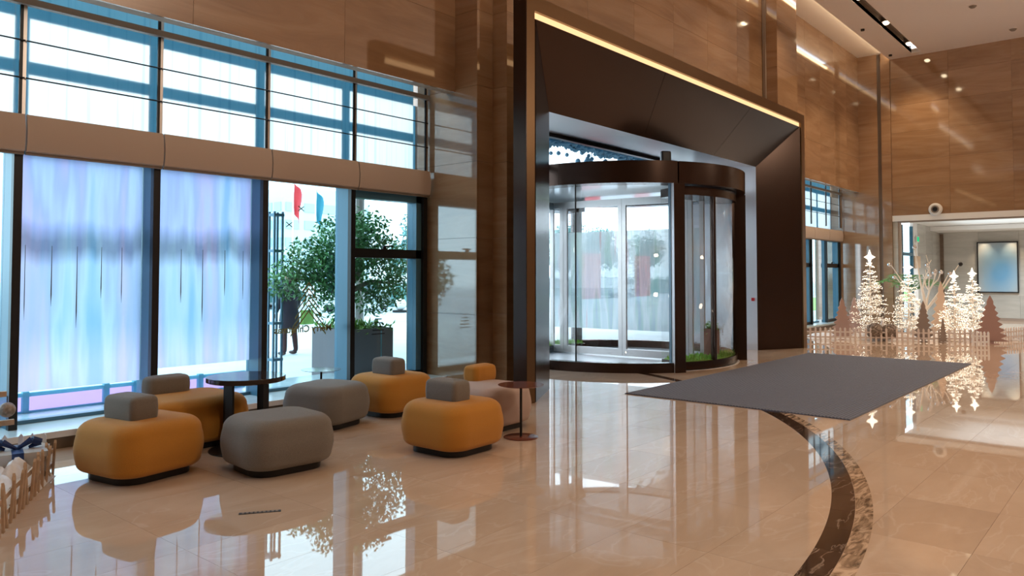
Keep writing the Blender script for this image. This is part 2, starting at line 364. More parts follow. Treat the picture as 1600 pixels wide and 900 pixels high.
# ================================================================== FLOOR
floor = struct('floor')
MB().box(-8, 34, -13, 8.3, -0.10, -0.012).build('screed', M['joint'], floor)
TW, TH = 1.0, 0.6
tile_me = MB().box(-TW/2 + .0008, TW/2 - .0008, -TH/2 + .0008, TH/2 - .0008, -0.012, 0).mesh('tile', M['floor'])
C0 = Vector((0, 0, 1.65)); FW = Vector((math.cos(R(40.573)), math.sin(R(40.573))))
cells = []
i0 = 5.235
for i in range(-13, 29):
    for j in range(-23, 15):
        x = i0 + (i + .5) * TW; y = 0.893 + (j + .5) * TH - 0.0
        if x > 33.5 or y > 7.95 or y < -12.8 or x < -7.8: continue
        p = Vector((x, y)); d = p.dot(FW); lat = x * FW.y - y * FW.x
        vis = d > 2.9 and abs(lat / d) < 0.76
        cells.append((0 if vis else 1, p.length, x, y))
cells.sort()
rest = MB()
for k, (nv, dist, x, y) in enumerate(cells):
    if k < 290: link('tile', tile_me, floor, (x, y, 0))
    else: rest.box(x-TW/2+.0008, x+TW/2-.0008, y-TH/2+.0008, y+TH/2-.0008, -0.012, 0)
stuff(rest.build('distant_tiles', M['floor'], floor))
# strip along the sill where no whole tile fits
MB().box(-8, 34, 7.9, 8.3, -0.012, -0.0005).build('edge_tile', M['floor'], floor)
# the curved inlay round the lounge
ICX, ICY = 3.435, 9.807
for k in range(26):
    a0 = -96 + k * 3.0
    MB().arc(8.27, 8.43, a0 + .012, a0 + 2.99, -0.005, 0.0012, 6, (ICX, ICY)).build('inlay_stone', M['inlay'], floor)
    if k < 18: MB().arc(8.432, 8.545, a0 + .012, a0 + 2.99, -0.005, 0.0010, 6, (ICX, ICY)).build('border_stone', M['border'], floor)

# ================================================================== CEILING
ZC = 8.5
ceil = struct('ceiling')
MB().box(-8, 34, -13, 5.48, ZC, ZC + .3).build('ceiling_panel', M['ceiling'], ceil)
MB().box(-8, 34, 5.74, 6.45, ZC, ZC + .12).build('ceiling_panel', M['ceiling'], ceil)
MB().box(25.66, 34, 5.48, 5.74, ZC, ZC + .12).build('ceiling_panel', M['ceiling'], ceil)
MB().box(-8, 25.66, 5.40, 5.82, ZC + .26, ZC + .32).build('slot_back', M['slot'], ceil)
MB().box(-8, 25.66, 5.74, 5.745, ZC + .005, ZC + .27).build('slot_side', M['slot'], ceil)
MB().box(-8, 34, 6.42, 8.9, ZC + .24, ZC + .32).build('cove_panel', M['ceiling'], ceil)
MB().box(-8, 26, 6.455, 6.47, ZC + .03, ZC + .09).build('cove_light_strip', M['cove'], ceil)
# ================================================================== LEFT WINDOW WALL
YW = 8.35; B0 = 2.479; BW = 1.33
hdr = struct('wall_front')
slabs(hdr, 'y', 7.82, -8, 7.85, 4.33, 8.74, 1.98, 1.05, M['wall'])
MB().box(-8, 7.85, 7.86, 8.0, 4.335, 8.74).build('wall_core', M['joint'], hdr)
MB().box(-8, -3.0, 7.82, 8.9, 0, 4.33).build('wall_pier', M['wall'], hdr)
col_root = struct('wall_column')
slabs(col_root, 'x', 7.85, 7.38, 8.75, 0, 8.74, 1.4, 1.1, M['wall'])
slabs(col_root, 'y', 7.38, 7.85, 8.19, 0, 8.74, 0.4, 1.1, M['wall'])
slabs(col_root, 'x', 8.19, 7.11, 7.38, 0, 8.74, 0.4, 1.1, M['wall'])
slabs(col_root, 'y', 7.11, 8.19, 8.72, 0, 8.74, 0.6, 1.1, M['wall'])
MB().box(7.885, 8.72, 7.42, 8.9, 0, 8.74).build('column_core', M['joint'], col_root)
MB().box(8.225, 8.72, 7.15, 7.42, 0, 8.74).build('column_core', M['joint'], col_root)
# stone sill
sill = struct('trim_1')
MB().box(-3, 7.845, 7.99, 9.6, 0.12, 0.172).build('sill_slab', M['sill'], sill)
MB().box(-3, 7.845, 7.97, 7.99, 0.115, 0.175).build('sill_nosing', M['sill_edge'], sill)
MB().box(-3, 7.845, 8.02, 8.06, -0.01, 0.12).build('riser', M['riser'], sill)

def window_bay(n, x0, x1, Y, kind, zt=4.95, upper=True, deep=.36):
    w = struct('window_%d' % n)
    fx0 = x1 - 0.075
    # deep mullion on the right-hand side of the bay
    MB().box(fx0, x1, Y, Y + .07, 0.172, 2.86).build('mullion_cap', M['black'], w)
    MB().box(fx0 + .008, x1 - .008, Y + .07, Y + deep, 0.172, 2.86).build('mullion', M['mullion'], w)
    a, b = x0 + .002, fx0 + .008
    if kind == 'sash':
        for (z0, z1) in ((2.72, 2.86), (1.895, 2.02), (0.172, 0.25)):
            MB().box(a, b, Y + .05, Y + .20, z0, z1).build('transom', M['mullion'] if z0 > 2.5 else M['black'], w)
        MB().box(fx0 - .10, fx0, Y + .05, Y + .22, 0.172, 2.86).build('stile', M['mullion'], w)
        h = MB().box(a + .50, a + .56, Y + .02, Y + .05, 2.02, 2.06).build('handle', M['black'], w)
        MB().box(a + .49, a + .66, Y - .01, Y + .02, 2.05, 2.07).build('lever', M['black'], h)
        MB().box(a, fx0 - .1, Y + .12, Y + .128, 0.25, 1.895).build('pane', M['glass'], w)
        MB().box(a, fx0 - .1, Y + .12, Y + .128, 2.02, 2.72).build('pane', M['glass'], w)
    else:
        MB().box(a, b, Y + .26, Y + .36, 0.172, 0.21).build('transom', M['mullion'], w)
        MB().box(a, b, Y + .30, Y + .308, 0.21, 2.86).build('pane', M['glass'], w)
        if kind == 'film':
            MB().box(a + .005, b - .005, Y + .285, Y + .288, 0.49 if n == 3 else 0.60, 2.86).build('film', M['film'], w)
    if upper:
        MB().box(x1 - .048, x1 - .020, Y, Y + .02, 3.2, zt).build('upper_mullion_cap', M['black'], w)
        MB().box(x1 - .020, x1 + .012, Y + .004, Y + .05, 3.2, zt).build('upper_mullion', M['silver'], w)
        MB().box(x1 + .001, x1 + .130, Y + .330, Y + .334, 3.1, 4.25).build('outer_mullion', M['band'], w)
        MB().box(x0 + .132, x1, Y + .330, Y + .334, 3.68, 3.815).build('outer_transom', M['band'], w)
        MB().box(x0 + .002, x1, Y + .330, Y + .334, 4.252, 4.42).build('outer_transom', M['band'], w)
        MB().box(x0 + .002, x1, Y + .330, Y + .334, 4.422, zt).build('outer_spandrel', M['band_light'], w)
        MB().box(x0, x1 - .001, Y + .32, Y + .326, 3.1, zt).build('upper_pane', M['upper_film'], w)
        MB().box(a, b, Y + .26, Y + .36, 2.86, 3.15).build('transom_box', M['mullion'], w)
        for z in (3.925, 3.56): MB().tube((a, Y - .02, z), (b + .06, Y - .02, z), 0.008, n=6).build('rod', M['black'], w)
        MB().box(x0, x1, Y - .05, Y + .02, 4.275, 4.34).build('rail', M['rail'], w)
    return w
def blind(x0, x1, Y, z0, z1, label):
    t = thing('roman_blind', label, 'blind', ((x0 + x1) / 2, Y, z0), 0, 'folded cream blinds over the windows')
    w = (x1 - x0) / 2 - .008
    prof = [(0.0, 0.0), (-.03, .02), (-.045, .09), (-.05, .20), (-.035, .31), (-.02, z1 - z0)]
    vs = []; n = len(prof)
    b = MB()
    poly = prof + [(.01, z1 - z0), (.012, 0)]
    b.prism([(p[0], p[1]) for p in poly], -w, w, 'x')
    autosmooth(b.build('fabric', M['blind'], t), 40)
    MB().box(-w, w, -.012, .012, -.02, -.001).build('hem_bar', M['rail'], t)
    return t
bays = [(-0.18 - BW + .0, 'clear')]
edges = [B0 + BW * k for k in range(-4, 5)]      # -2.84 .. 7.80
kinds = ['clear', 'clear', 'clear', 'clear', 'film', 'film', 'clear', 'sash']
labs = ['cream folded blind far left beyond the picture edge'] * 3 + [
    'cut-off cream folded blind at the far left edge of the windows',
    'cream folded blind over the first lilac frosted pane from the left',
    'cream folded blind over the second lilac frosted pane',
    'cream folded blind above the pane with mirrored gold lettering',
    'cream folded blind above the divided sash pane beside the column']
WB = []
for k in range(3, 8):
    WB.append(window_bay(k - 1, edges[k], edges[k+1], YW, kinds[k], 4.95))
    blind(edges[k], edges[k+1], YW - .04, 2.83, 3.20, labs[k])
window_bay(1, edges[0], edges[3], YW, 'clear', 4.95)

for wi, xs in ((1, (.12, .36, .60, .84, 1.05)), (2, (.10, .38, .64, .92, 1.16))):
    x0 = edges[3 + wi]
    for k, dx in enumerate(xs):
        L = (.75, .62, .85, .55, .60)[k]; w_ = (.004, .006, .006, .005, .004)[k]
        MB().prism([(x0 + dx - .002, 1.95), (x0 + dx - w_, 1.95 - L * .8), (x0 + dx, 1.95 - L), (x0 + dx + w_, 1.95 - L * .8), (x0 + dx + .002, 1.95)], YW + .280, YW + .283, 'y').build('hanging_streak', M['streak'], WB[wi])
# decals on the clear pane (bay 5.14-6.47): lettering reads outwards, so it is mirrored from inside
t = bpy.data.curves.new('lettering', 'FONT'); t.body = 'Merry Christmas'; t.size = 0.128; t.extrude = 0.001; t.offset = 0.003; t.align_x = 'CENTER'
to = bpy.data.objects.new('lettering', t); COL.objects.link(to); t.materials.append(M['gold'])
to.location = (5.86, YW + .29, 0.90); to.rotation_euler = (R(90), 0, R(180)); to.parent = WB[3]
for k in range(6):
    z = 1.56 - k * .075
    hw = .10 + .035 * k; b = MB()
    for sgn in (-1, 1):
        p0 = (5.93, z); p1 = (5.93 + sgn * hw, z - hw * 1.15)
        b.hexa([(p0[0], YW + .287, p0[1]), (p0[0], YW + .287, p0[1] - .025), (p1[0], YW + .287, p1[1] - .025), (p1[0], YW + .287, p1[1])],
               [(p0[0], YW + .289, p0[1]), (p0[0], YW + .289, p0[1] - .025), (p1[0], YW + .289, p1[1] - .025), (p1[0], YW + .289, p1[1])])
    b.build('chevron_decal', M['gold'], WB[3])
for (x, z) in ((5.80, 2.53), (5.62, 2.31)):
    b = MB()
    for a in (35, -35):
        c, s = math.cos(R(a)) * .055, math.sin(R(a)) * .055
        b.box(-.055, .055, -.001, .001, -.006, .006)
        for i in range(8):
            v = b.v[-8 + i]; b.v[-8 + i] = (v[0] * math.cos(R(a)) - v[2] * math.sin(R(a)), v[1], v[0] * math.sin(R(a)) + v[2] * math.cos(R(a)))
    b.build('star_decal', M['gold'], WB[3], loc=(x, YW + .288, z))
for k in range(5):
    hw = .06 + .014 * k
    MB().box(6.97 - hw, 6.97 + hw, YW + .113, YW + .116, 1.02 - k * .052, 1.035 - k * .052).build('bar_decal', M['black'], WB[4])

# ================================================================== ENTRANCE WALL AND FAR WINDOWS
ent = struct('wall_entrance')
slabs(ent, 'y', 7.1, 8.76, 17.46, 4.34, 8.74, 1.45, 1.135, M['wall'])
slabs(ent, 'x', 17.46, 6.76, 7.1, 0, 8.74, 0.4, 1.1, M['wall'])
slabs(ent, 'y', 6.76, 17.46, 18.73, 0, 8.74, 1.3, 1.1, M['wall'])
MB().box(17.5, 18.70, 6.80, 8.9, 0, 8.74).build('pier_core', M['wall'], ent)
MB().box(8.76, 17.46, 7.135, 8.4, 4.34, 8.74).build('wall_core', M['joint'], ent)
MB().box(17.405, 17.455, 7.02, 7.09, 5.3, 8.74).build('groove_strip', M['slot'], ent)
fhd = struct('wall_front_far')
slabs(fhd, 'y', 7.42, 18.73, 26.0, 4.33, 8.74, 1.2, 1.1, M['wall'])
MB().box(18.73, 26, 7.46, 7.6, 4.335, 8.74).build('wall_core', M['joint'], fhd)
MB().box(18.73, 26, 7.80, 9.2, 0.12, 0.17).build('sill_slab', M['sill'], fhd)
MB().box(18.73, 26, 7.82, 7.86, -0.01, 0.12).build('riser', M['riser'], fhd)
fe = [25.93 - BW * k for k in range(5, -1, -1)]
for k in range(5):
    window_bay(7 + k, fe[k], fe[k+1], 8.0, 'sash' if k in (2, 4) else 'clear', 4.95, True, .16)
    if k >= 2:
        blind(fe[k], fe[k+1], 7.96, 2.74, 3.10, ['cream folded blind on the far windows, leftmost of those past the portal', 'cream folded blind on the far windows behind the glowing trees, middle one', 'cream folded blind on the far windows nearest the end wall'][k-2])
MB().box(18.73, fe[0], 8.0, 8.6, 0, 4.4).build('wall_pier', M['wall'], fhd)

# ================================================================== END WALL
endw = struct('wall_right')
slabs(endw, 'x', 26.0, 6.84, 8.75, 0, 8.74, 2.0, 1.1, M['wall'])
MB().box(26.08, 26.12, 6.72, 6.86, 0, 8.74).build('groove', M['slot'], endw)
slabs(endw, 'x', 25.95, 6.44, 6.72, 0, 8.74, 0.4, 1.1, M['wall'])
slabs(endw, 'x', 26.0, -4.9, 6.44, 3.52, 8.74, 1.62, 0.87, M['wall'])
slabs(endw, 'x', 26.0, -13, -4.9, 0, 8.74, 2.0, 1.1, M['wall'])
MB().box(26.04, 26.3, -13, 6.72, 3.53, 8.74).build('wall_core', M['joint'], endw)
MB().box(26.04, 26.3, -13, -4.9, 0, 3.53).build('wall_core', M['joint'], endw)
MB().box(26.12, 26.4, 6.3, 8.9, 0, 8.74).build('wall_core', M['joint'], endw)
trim2 = struct('trim_2')
MB().box(25.98, 26.3, -4.9, 6.44, 3.34, 3.52).build('lintel_casing', M['white'], trim2)
MB().box(26.0, 26.28, -4.9, 6.30, 3.30, 3.34).build('lintel_track', M['slot'], trim2)
jm = struct('trim_3')
for k in range(4): slab(jm, 'x', 26.02, 6.30, 6.44, k*.835, (k+1)*.835, M['wall_grey'])
# room beyond the opening
fr = struct('wall_beyond')
slabs(fr, 'x', 32.5, -4.9, 6.4, 0, 3.6, 1.25, 0.9, M['wall_grey'])
MB().box(32.54, 32.7, -4.9, 6.6, 0, 3.6).build('wall_core', M['joint'], fr)
MB().box(29.0, 32.6, 6.44, 6.6, 0, 3.6).build('wall_core', M['joint'], fr)
MB().box(26.3, 32.6, -5.1, -4.9, 0, 3.6).build('wall_side', M['wall_grey'], fr)
MB().box(32.44, 32.5, 6.28, 6.4, 0, 3.2).build('pilaster_strip', M['riser'], fr)
MB().box(32.46, 32.5, -4.9, 6.28, 0, 0.10).build('skirting', M['slot'], fr)
for (a, b) in ((29.0, 30.2), (30.2, 31.3), (31.3, 32.5)):
    for k in range(3): slab(fr, 'y', 6.4, a, b, k*1.2, (k+1)*1.2, M['wall_grey'])
MB().box(28.4, 29.0, 6.4, 6.5, 0, 3.6).build('white_pier', M['white'], fr)
MB().box(28.4, 29.2, 6.36, 6.4, 1.9, 2.3).build('wood_panel', M['wood'], fr)
wv = struct('window_20')
MB().box(26.3, 26.9, 6.4, 6.5, 0, 3.6).build('stile', M['wall_grey'], wv)
MB().box(27.0, 27.06, 6.40, 6.5, 0, 3.3).build('stile', M['black'], wv)
MB().box(28.32, 28.4, 6.40, 6.5, 0, 3.3).build('stile', M['mullion'], wv)
MB().box(26.9, 28.4, 6.44, 6.45, 0, 3.3).build('pane', M['glass'], wv)
MB().box(26.9, 28.4, 6.40, 6.5, 2.3, 2.4).build('transom', M['mullion'], wv)
fc = struct('ceiling_beyond')
MB().box(26.3, 32.5, -4.9, 6.4, 3.42, 3.5).build('ceiling_panel', M['white'], fc)
MB().box(30.9, 32.5, -4.9, 6.4, 3.26, 3.41).build('ceiling_drop', M['white'], fc)
es = thing('exit_sign', 'small green exit sign high beside the window of the room beyond', 'sign', (28.75, 6.35, 2.78))
MB().box(-.16, .16, -.02, .04, 0, .2).build('housing', M['white'], es)
MB().box(-.14, .14, -.026, -.021, .02, .18).build('face', M['sign_green'], es)
pic = thing('wall_picture', 'large blurred blue picture in a thin dark frame on the wall beyond the opening', 'picture', (32.46, 4.55, 1.94))
MB().box(-.02, .02, -.60, .60, -.89, .89).build('canvas', M['canvas'], pic)
fb = MB()
for (a, b, c, d) in ((-.64, -.60, -.93, .93), (.60, .64, -.93, .93), (-.60, .60, .89, .93), (-.60, .60, -.93, -.89)): fb.box(-.035, .03, a, b, c, d)
fb.build('frame', M['black'], pic)

for (x, y) in ((28.2, 4.6), (28.2, 2.0), (28.2, -.6), (30.4, 3.4), (30.4, .6)):  # cool fill spots added to brighten the room beyond
    d = bpy.data.lights.new('room_beyond_fill_spot', 'SPOT'); d.energy = 190; d.color = (0.84, 0.95, 1.0); d.spot_size = R(140); d.spot_blend = 0.6; d.shadow_soft_size = 0.08
    o = bpy.data.objects.new('room_beyond_fill_spot', d); o.location = (x, y, 3.2); COL.objects.link(o)
area_light('room_beyond_ceiling_fill', (28.6, 0.8, 2.95), (PI, 0, 0), 3.6, 9, 75, (0.72, 0.90, 1.0))  # added upward light with no fitting, brightens the ceiling there
# walls behind the camera close the lobby
wb = struct('wall_back'); slabs(wb, 'y', -12.5, -8, 26, 0, 8.6, 2.8, 1.4, M['wall'], sign=1)
MB().box(-8, 26.3, -12.7, -12.51, 0, 8.7).build('wall_core', M['joint'], wb)
wl = struct('wall_left'); MB().box(-8.0, -7.81, -12.6, 8.9, 0, 8.7).build('wall_core', M['joint'], wl); slabs(wl, 'x', -7.8, -12.5, 8.8, 0, 8.6, 2.6, 1.4, M['wall'], sign=1)

# ================================================================== DOWNLIGHTS AND CEILING DEVICES
def spot(parent, loc, power, ang, col=WARM, blend=0.8, rot=(0, 0, 0), rad=0.06):
    d = bpy.data.lights.new('spot', 'SPOT'); d.energy = power; d.color = col; d.spot_size = R(ang); d.spot_blend = blend; d.shadow_soft_size = rad
    o = bpy.data.objects.new('spot', d); COL.objects.link(o); o.location = loc; o.rotation_euler = rot; o.parent = parent
    return o
dl_label = {19.87: 'ceiling downlight in the dark slot, nearest the marble pier', 22.36: 'ceiling downlight in the dark slot, middle of three in view', 24.84: 'ceiling downlight in the dark slot, nearest the end wall'}
dl = None
for k in range(11):
    x = 24.84 - 2.49 * k
    key = min(dl_label, key=lambda q: abs(q - x))
    if abs(key - x) < .05:
        d = thing('downlight', dl_label[key], 'lamp', (x, 5.61, ZC + .02), 0, 'downlights in the ceiling slot')
        autosmooth(MB().lathe([(.10, .08), (.115, .08), (.115, .20), (.03, .22), (.03, .235), (.02, .235), (.02, .21), (.10, .19), (.10, .08)], 20).build('housing', M['rail'], d))
        MB().lathe([(.001, .0), (.05, .01), (.085, .05), (.095, .10), (.001, .10)], 20).build('lens', M['lamp'], d, True)
        spot(d, (0, 0, -.03), 330, 100)
    else:
        sp = spot(None, (x, 5.61, ZC - .01), 70 if x < 13 else 230, 100)
for (x, y, lab) in ((22.13, 3.52, 'ceiling smoke detector alone in the plain ceiling at upper right'), (24.95, 3.01, 'ceiling sprinkler rose at the right edge of the ceiling'),
                    (22.23, 6.19, 'small dark ceiling sensor between cove and slot, left one'), (25.38, 6.27, 'small dark ceiling sensor between cove and slot, near the end wall')):
    d = thing('ceiling_sensor', lab, 'sensor', (x, y, ZC))
    big = y < 4
    autosmooth(MB().lathe([(.001, -.06), (.05, -.06), (.09 if big else .05, -.02), (.09 if big else .05, 0)], 16).build('dome', M['rail'] if big else M['black'], d))
    MB().lathe([(.03, 0.0), (.11 if big else .06, -.012), (.11 if big else .06, .0)], 16).build('rim', M['ceiling'], d)
for y in (4.95, 4.10):
    spot(None, (32.2, y, 3.24), 60, 70, rad=.03)
cmr = thing('wall_speaker', 'round white wall camera with dark centre above the opening', 'camera', (25.99, 5.22, 3.66))
def ringx(prof, n=24):
    b = MB().lathe(prof, n); b.v = [(-z, x, y) for (x, y, z) in b.v]; return b
autosmooth(ringx([(.001, 0), (.19, 0), (.19, .05), (.15, .09), (.001, .09)]).build('ring', M['white'], cmr))
autosmooth(ringx([(.001, .085), (.11, .085), (.11, .11), (.001, .11)]).build('bezel', M['rail'], cmr))
autosmooth(ringx([(.001, .10), (.08, .10), (.05, .14), (.001, .15)]).build('lens', M['black'], cmr))

# ================================================================== PORTAL
por = thing('entrance_portal', 'large dark bronze portal with splayed faces and a warm light line around the revolving door', 'portal', (12.55, 6.2, 0))
def P(x, y, z): return (x - 12.55, y - 6.2, z)
X0, X1, ZT = 7.53, 17.60, 5.33
LX0, LX1, LZ = 7.70, 17.40, 5.13
IX0, IX1, IZ, IY = 8.78, 16.25, 4.05, 6.80
b = MB(); b.box(X0 - 12.55, LX0 - 12.55, 0, .21, 0, ZT); b.build('jamb_face', M['bronze_edge'], por)
b = MB(); b.box(LX1 - 12.55, X1 - 12.55, 0, .21, 0, ZT); b.build('jamb_face', M['bronze_edge'], por)
b = MB(); b.box(LX0 - 12.55, LX1 - 12.55, 0, .21, LZ, ZT); b.build('head_face', M['bronze_edge'], por)
MB().box(X0 - .012 - 12.55, X0 - 12.55, -.004, .214, 0, ZT).build('side_plate', M['bronze'], por)
# light line, set back between face and splay
MB().box(LX0 - 12.55, LX1 - 12.55, .05, .07, LZ - .095, LZ).build('light_line', M['led'], por)
MB().box(LX0 - 12.55, LX0 + .05 - 12.55, .05, .07, 0, LZ - .095).build('light_line', M['led_dim'], por)
SX0, SX1, SZ, SY = LX0 + .05, LX1 - .02, LZ - .095, 6.225
def plate(q, name='splay_panel', t=.04, m='bronze'):
    q = [Vector(P(*p)) for p in q]; n = (q[1] - q[0]).cross(q[2] - q[0]).normalized()
    if n.y < 0: n = -n
    MB().hexa(q, [p + n * t for p in q]).build(name, M[m], por)
plate([(SX0, SY, 0), (IX0, IY, 0), (IX0, IY, IZ), (SX0, SY, SZ)])
plate([(SX1, SY, 0), (IX1, IY, 0), (IX1, IY, IZ), (SX1, SY, SZ)])
ts = [0, .36, .72, 1]
for a, c in zip(ts[:-1], ts[1:]):
    e = .0006
    plate([(SX0 + (SX1-SX0)*(a+e), SY, SZ), (SX0 + (SX1-SX0)*(c-e), SY, SZ), (IX0 + (IX1-IX0)*(c-e), IY, IZ), (IX0 + (IX1-IX0)*(a+e), IY, IZ)])
MB().box(IX0 - .05 - 12.55, IX0 - 12.55, IY - 6.2, 8.36 - 6.2, 0, IZ + .12).build('inner_jamb', M['steel_panel'], por)
ij = MB().box(IX1 - 12.55, IX1 + .05 - 12.55, IY - 6.2, 8.36 - 6.2, 0, IZ + .12).build('inner_jamb', M['steel_panel'], por)
MB().box(IX1 - .03 - 12.55, IX1 - 12.55, 6.86 - 6.2, 6.92 - 6.2, 1.08, 1.15).build('push_button', M['red'], ij)
for a, c in ((IX0, 11.3), (11.3, 13.8), (13.8, IX1)):
    q = [P(a + .002, IY, IZ), P(c - .002, IY, IZ), P(c - .002, 8.27, 4.20), P(a + .002, 8.27, 4.20)]
    MB().hexa(q, [(p[0], p[1], p[2] + .04) for p in q]).build('soffit_panel', M['steel_panel'], por)

# glazing of the entrance front, on the centre line of the drum
g = struct('window_21'); GY = 8.26; GZ = 4.20
MB().box(IX0, IX1, GY, GY + .10, GZ - .07, GZ + .05).build('head_frame', M['black'], g)
MB().box(IX0, 10.60, GY, GY + .10, 3.52, 3.62).build('transom', M['black'], g)
MB().box(15.36, IX1, GY, GY + .10, 3.52, 3.62).build('transom', M['black'], g)
MB().box(IX0, IX1, GY + .045, GY + .055, 3.62, GZ - .07).build('pane', M['glass_door'], g)
for (a, c) in ((IX0, 10.53), (15.43, IX1)):
    MB().box(a, c, GY + .045, GY + .055, 0.1, 3.52).build('pane', M['glass_door'], g)
    MB().box(a, c, GY, GY + .10, 0, 0.1).build('bottom_rail', M['black'], g)

# ================================================================== REVOLVING DOOR
DX, DY, DR = 12.98, 8.28, 2.40
Z0, Z1 = 3.22, 3.60
rd = thing('revolving_door', 'large round glass revolving door with dark bronze drum and silver inner leaves', 'revolving door', (DX, DY, 0))
segs = [(123, 237), (237, 303), (303, 417), (57, 123)]
for (a0, a1) in segs: autosmooth(MB().arc(2.06, DR + .03, a0 + .3, a1 - .3, Z0, Z1, 28).build('canopy_band', M['bronze'], rd))
MB().lathe([(.01, Z0 + .02), (2.06, Z0 + .02), (2.06, Z0 + .05), (.01, Z0 + .05)], 48).build('drum_ceiling', M['drum_ceiling'], rd)
MB().lathe([(.01, Z1 - .03), (2.1, Z1 - .03), (2.1, Z1 - .01), (.01, Z1 - .01)], 48).build('canopy_top', M['black'], rd)
MB().lathe([(.01, .001), (2.30, .001), (2.30, .006), (.01, .006)], 48).build('drum_floor', M['sill_edge'], rd)
for (a0, a1) in ((123, 237), (303, 417)):
    autosmooth(MB().arc(DR - .14, DR + .02, a0, a1, 0, .165, 28).build('base_rail', M['bronze'], rd))
    mid = 194 if a0 == 123 else 360
    for (c0, c1) in ((a0 + 2, mid - .3), (mid + .3, a1 - 2)):
        o = MB().arc(DR - .055, DR - .043, c0, c1, .165, Z0, 20).build('curved_pane', M['glass_door'], rd); o.data.shade_smooth()
    t = R(mid); MB().tube((math.cos(t)*(DR-.05), math.sin(t)*(DR-.05), .165), (math.cos(t)*(DR-.05), math.sin(t)*(DR-.05), Z0), .014).build('pane_joint', M['black'], rd)
for a in (123, 237, 303, 57):
    p = MB().box(-.13, .05, -.10, .10, 0, Z0).build('post', M['steel_panel' if a == 237 else 'bronze'], rd, loc=(DR*math.cos(R(a)), DR*math.sin(R(a)), 0), rz=R(a))
    if a == 237:
        MB().box(.05, .056, -.10, .10, 0, Z0).build('post_face', M['bronze'], p)
        MB().box(-.13, .05, .10, .106, 0, Z0).build('post_face', M['bronze'], p)
        MB().box(-.135, -.05, -.107, -.10, 0, Z0).build('post_seal', M['mullion'], p)
# rotating wing: two showcases and the sliding leaves between them
for a0 in (240, 60):
    a1 = a0 + 60
    sc = autosmooth(MB().arc(1.62, 2.26, a0, a1, .02, .15, 16).build('showcase_base', M['bronze'], rd))
    autosmooth(MB().arc(1.62, 2.26, a0, a1, 3.05, 3.2, 16).build('showcase_head', M['bronze'], rd))
    for (c0, c1) in ((a0 + .8, a0 + 20), (a0 + 21.2, a1 - .8)):
        MB().arc(2.235, 2.245, c0, c1, .15, 3.05, 12).build('showcase_pane', M['glass_door'], rd).data.shade_smooth()
    for a in (a0 + .2, a0 + 20.6, a1 - .2):
        MB().box(-.05, .03, -.03, .03, .15, 3.05).build('showcase_post', M['bronze'], rd, loc=(2.24*math.cos(R(a)), 2.24*math.sin(R(a)), 0), rz=R(a))
    ch0 = Vector((1.62*math.cos(R(a0)), 1.62*math.sin(R(a0)))); ch1 = Vector((1.62*math.cos(R(a1)), 1.62*math.sin(R(a1))))
    d = (ch1 - ch0).normalized(); nn = Vector((-d.y, d.x)) * .005
    MB().hexa([(*(ch0-nn), .15), (*(ch1-nn), .15), (*(ch1-nn), 3.05), (*(ch0-nn), 3.05)], [(*(ch0+nn), .15), (*(ch1+nn), .15), (*(ch1+nn), 3.05), (*(ch0+nn), 3.05)]).build('showcase_back', M['glass_door'], rd)
    gb = MB(); rnd = random.Random(a0)
    for _ in range(900):
        rr = rnd.uniform(1.66, 2.2); t = R(rnd.uniform(a0 + 1, a1 - 1)); p = (rr*math.cos(t), rr*math.sin(t), .15)
        gb.leaf(p, (rnd.uniform(-.5, .5), rnd.uniform(-.5, .5), 1), rnd.uniform(.04, .09), .02, (rnd.uniform(-1, 1), rnd.uniform(-1, 1), .1))
    gb.arc(1.66, 2.22, a0 + 1, a1 - 1, .15, .16, 12)
    stuff(gb.build('turf', M['grass'], rd))
lv = empty('leaf_axis', (0.12, 0, 0), R(95.1), rd)
def leaf(x0, x1, nm):
    l = empty(nm, (0.12, 0, 0), R(95.1), rd)
    for (a, c) in ((x0, x0 + .085), (x1 - .085, x1)): MB().box(a, c, -.03, .03, .03, 3.2).build('stile', M['silver'], l)
    MB().box(x0 + .085, x1 - .085, -.03, .03, .03, .17).build('bottom_rail', M['silver'], l)
    MB().box(x0 + .085, x1 - .085, -.03, .03, 3.06, 3.2).build('top_rail', M['silver'], l)
    MB().box(x0 + .085, x1 - .085, -.006, .006, .17, 3.06).build('pane', M['glass_door'], l)
    MB().box(x0 + .09, x1 - .09, -.010, -.008, .55, 2.55).build('film', M['door_film'], l)
bpy.data.objects.remove(lv)
leaf(-1.40, -.003, 'sliding_leaf'); leaf(.003, 1.38, 'sliding_leaf'); leaf(1.385, 1.72, 'side_leaf'); leaf(-1.72, -1.405, 'side_leaf')
sn = MB(); sn.box(-.09, .09, -.05, .05, 0, .2)
so = sn.build('door_sensor', M['black'], rd, loc=(2.2*math.cos(R(234)), 2.2*math.sin(R(234)), Z1), rz=R(-40))
bv = so.modifiers.new('bevel', 'BEVEL'); bv.width = .03; bv.segments = 3
# planting in the front showcase
pl = thing('showcase_planter', 'narrow brown planter with trailing leaves inside the revolving door showcase', 'planter', (12.98 + .10, 8.28 - 1.93, .165))
MB().prism([(-.11, -.10), (.11, -.10), (.11, .10), (-.11, .10)], 0, .5).build('box', M['planter_brown'], pl)
b = MB(); rnd = random.Random(3)
for _ in range(140): b.leaf((rnd.uniform(-.1, .1), rnd.uniform(-.1, .1), .5 + rnd.uniform(-.05, .12)), (rnd.uniform(-1, 1), rnd.uniform(-1, 1), rnd.uniform(-.9, .6)), .09, .035, (0, 0, 1))
stuff(b.build('leaves', M['leaf_light'], pl))
fp = thing('flower_sprig', 'small sprig of pale flowers standing in the revolving door showcase turf', 'plant', (12.98 + .62, 8.28 - 1.85, .165))
b = MB().path([(0, 0, 0), (.01, 0, .2), (0, .01, .42)], [.008, .006, .004], 5); b.build('stem', M['trunk'], fp)
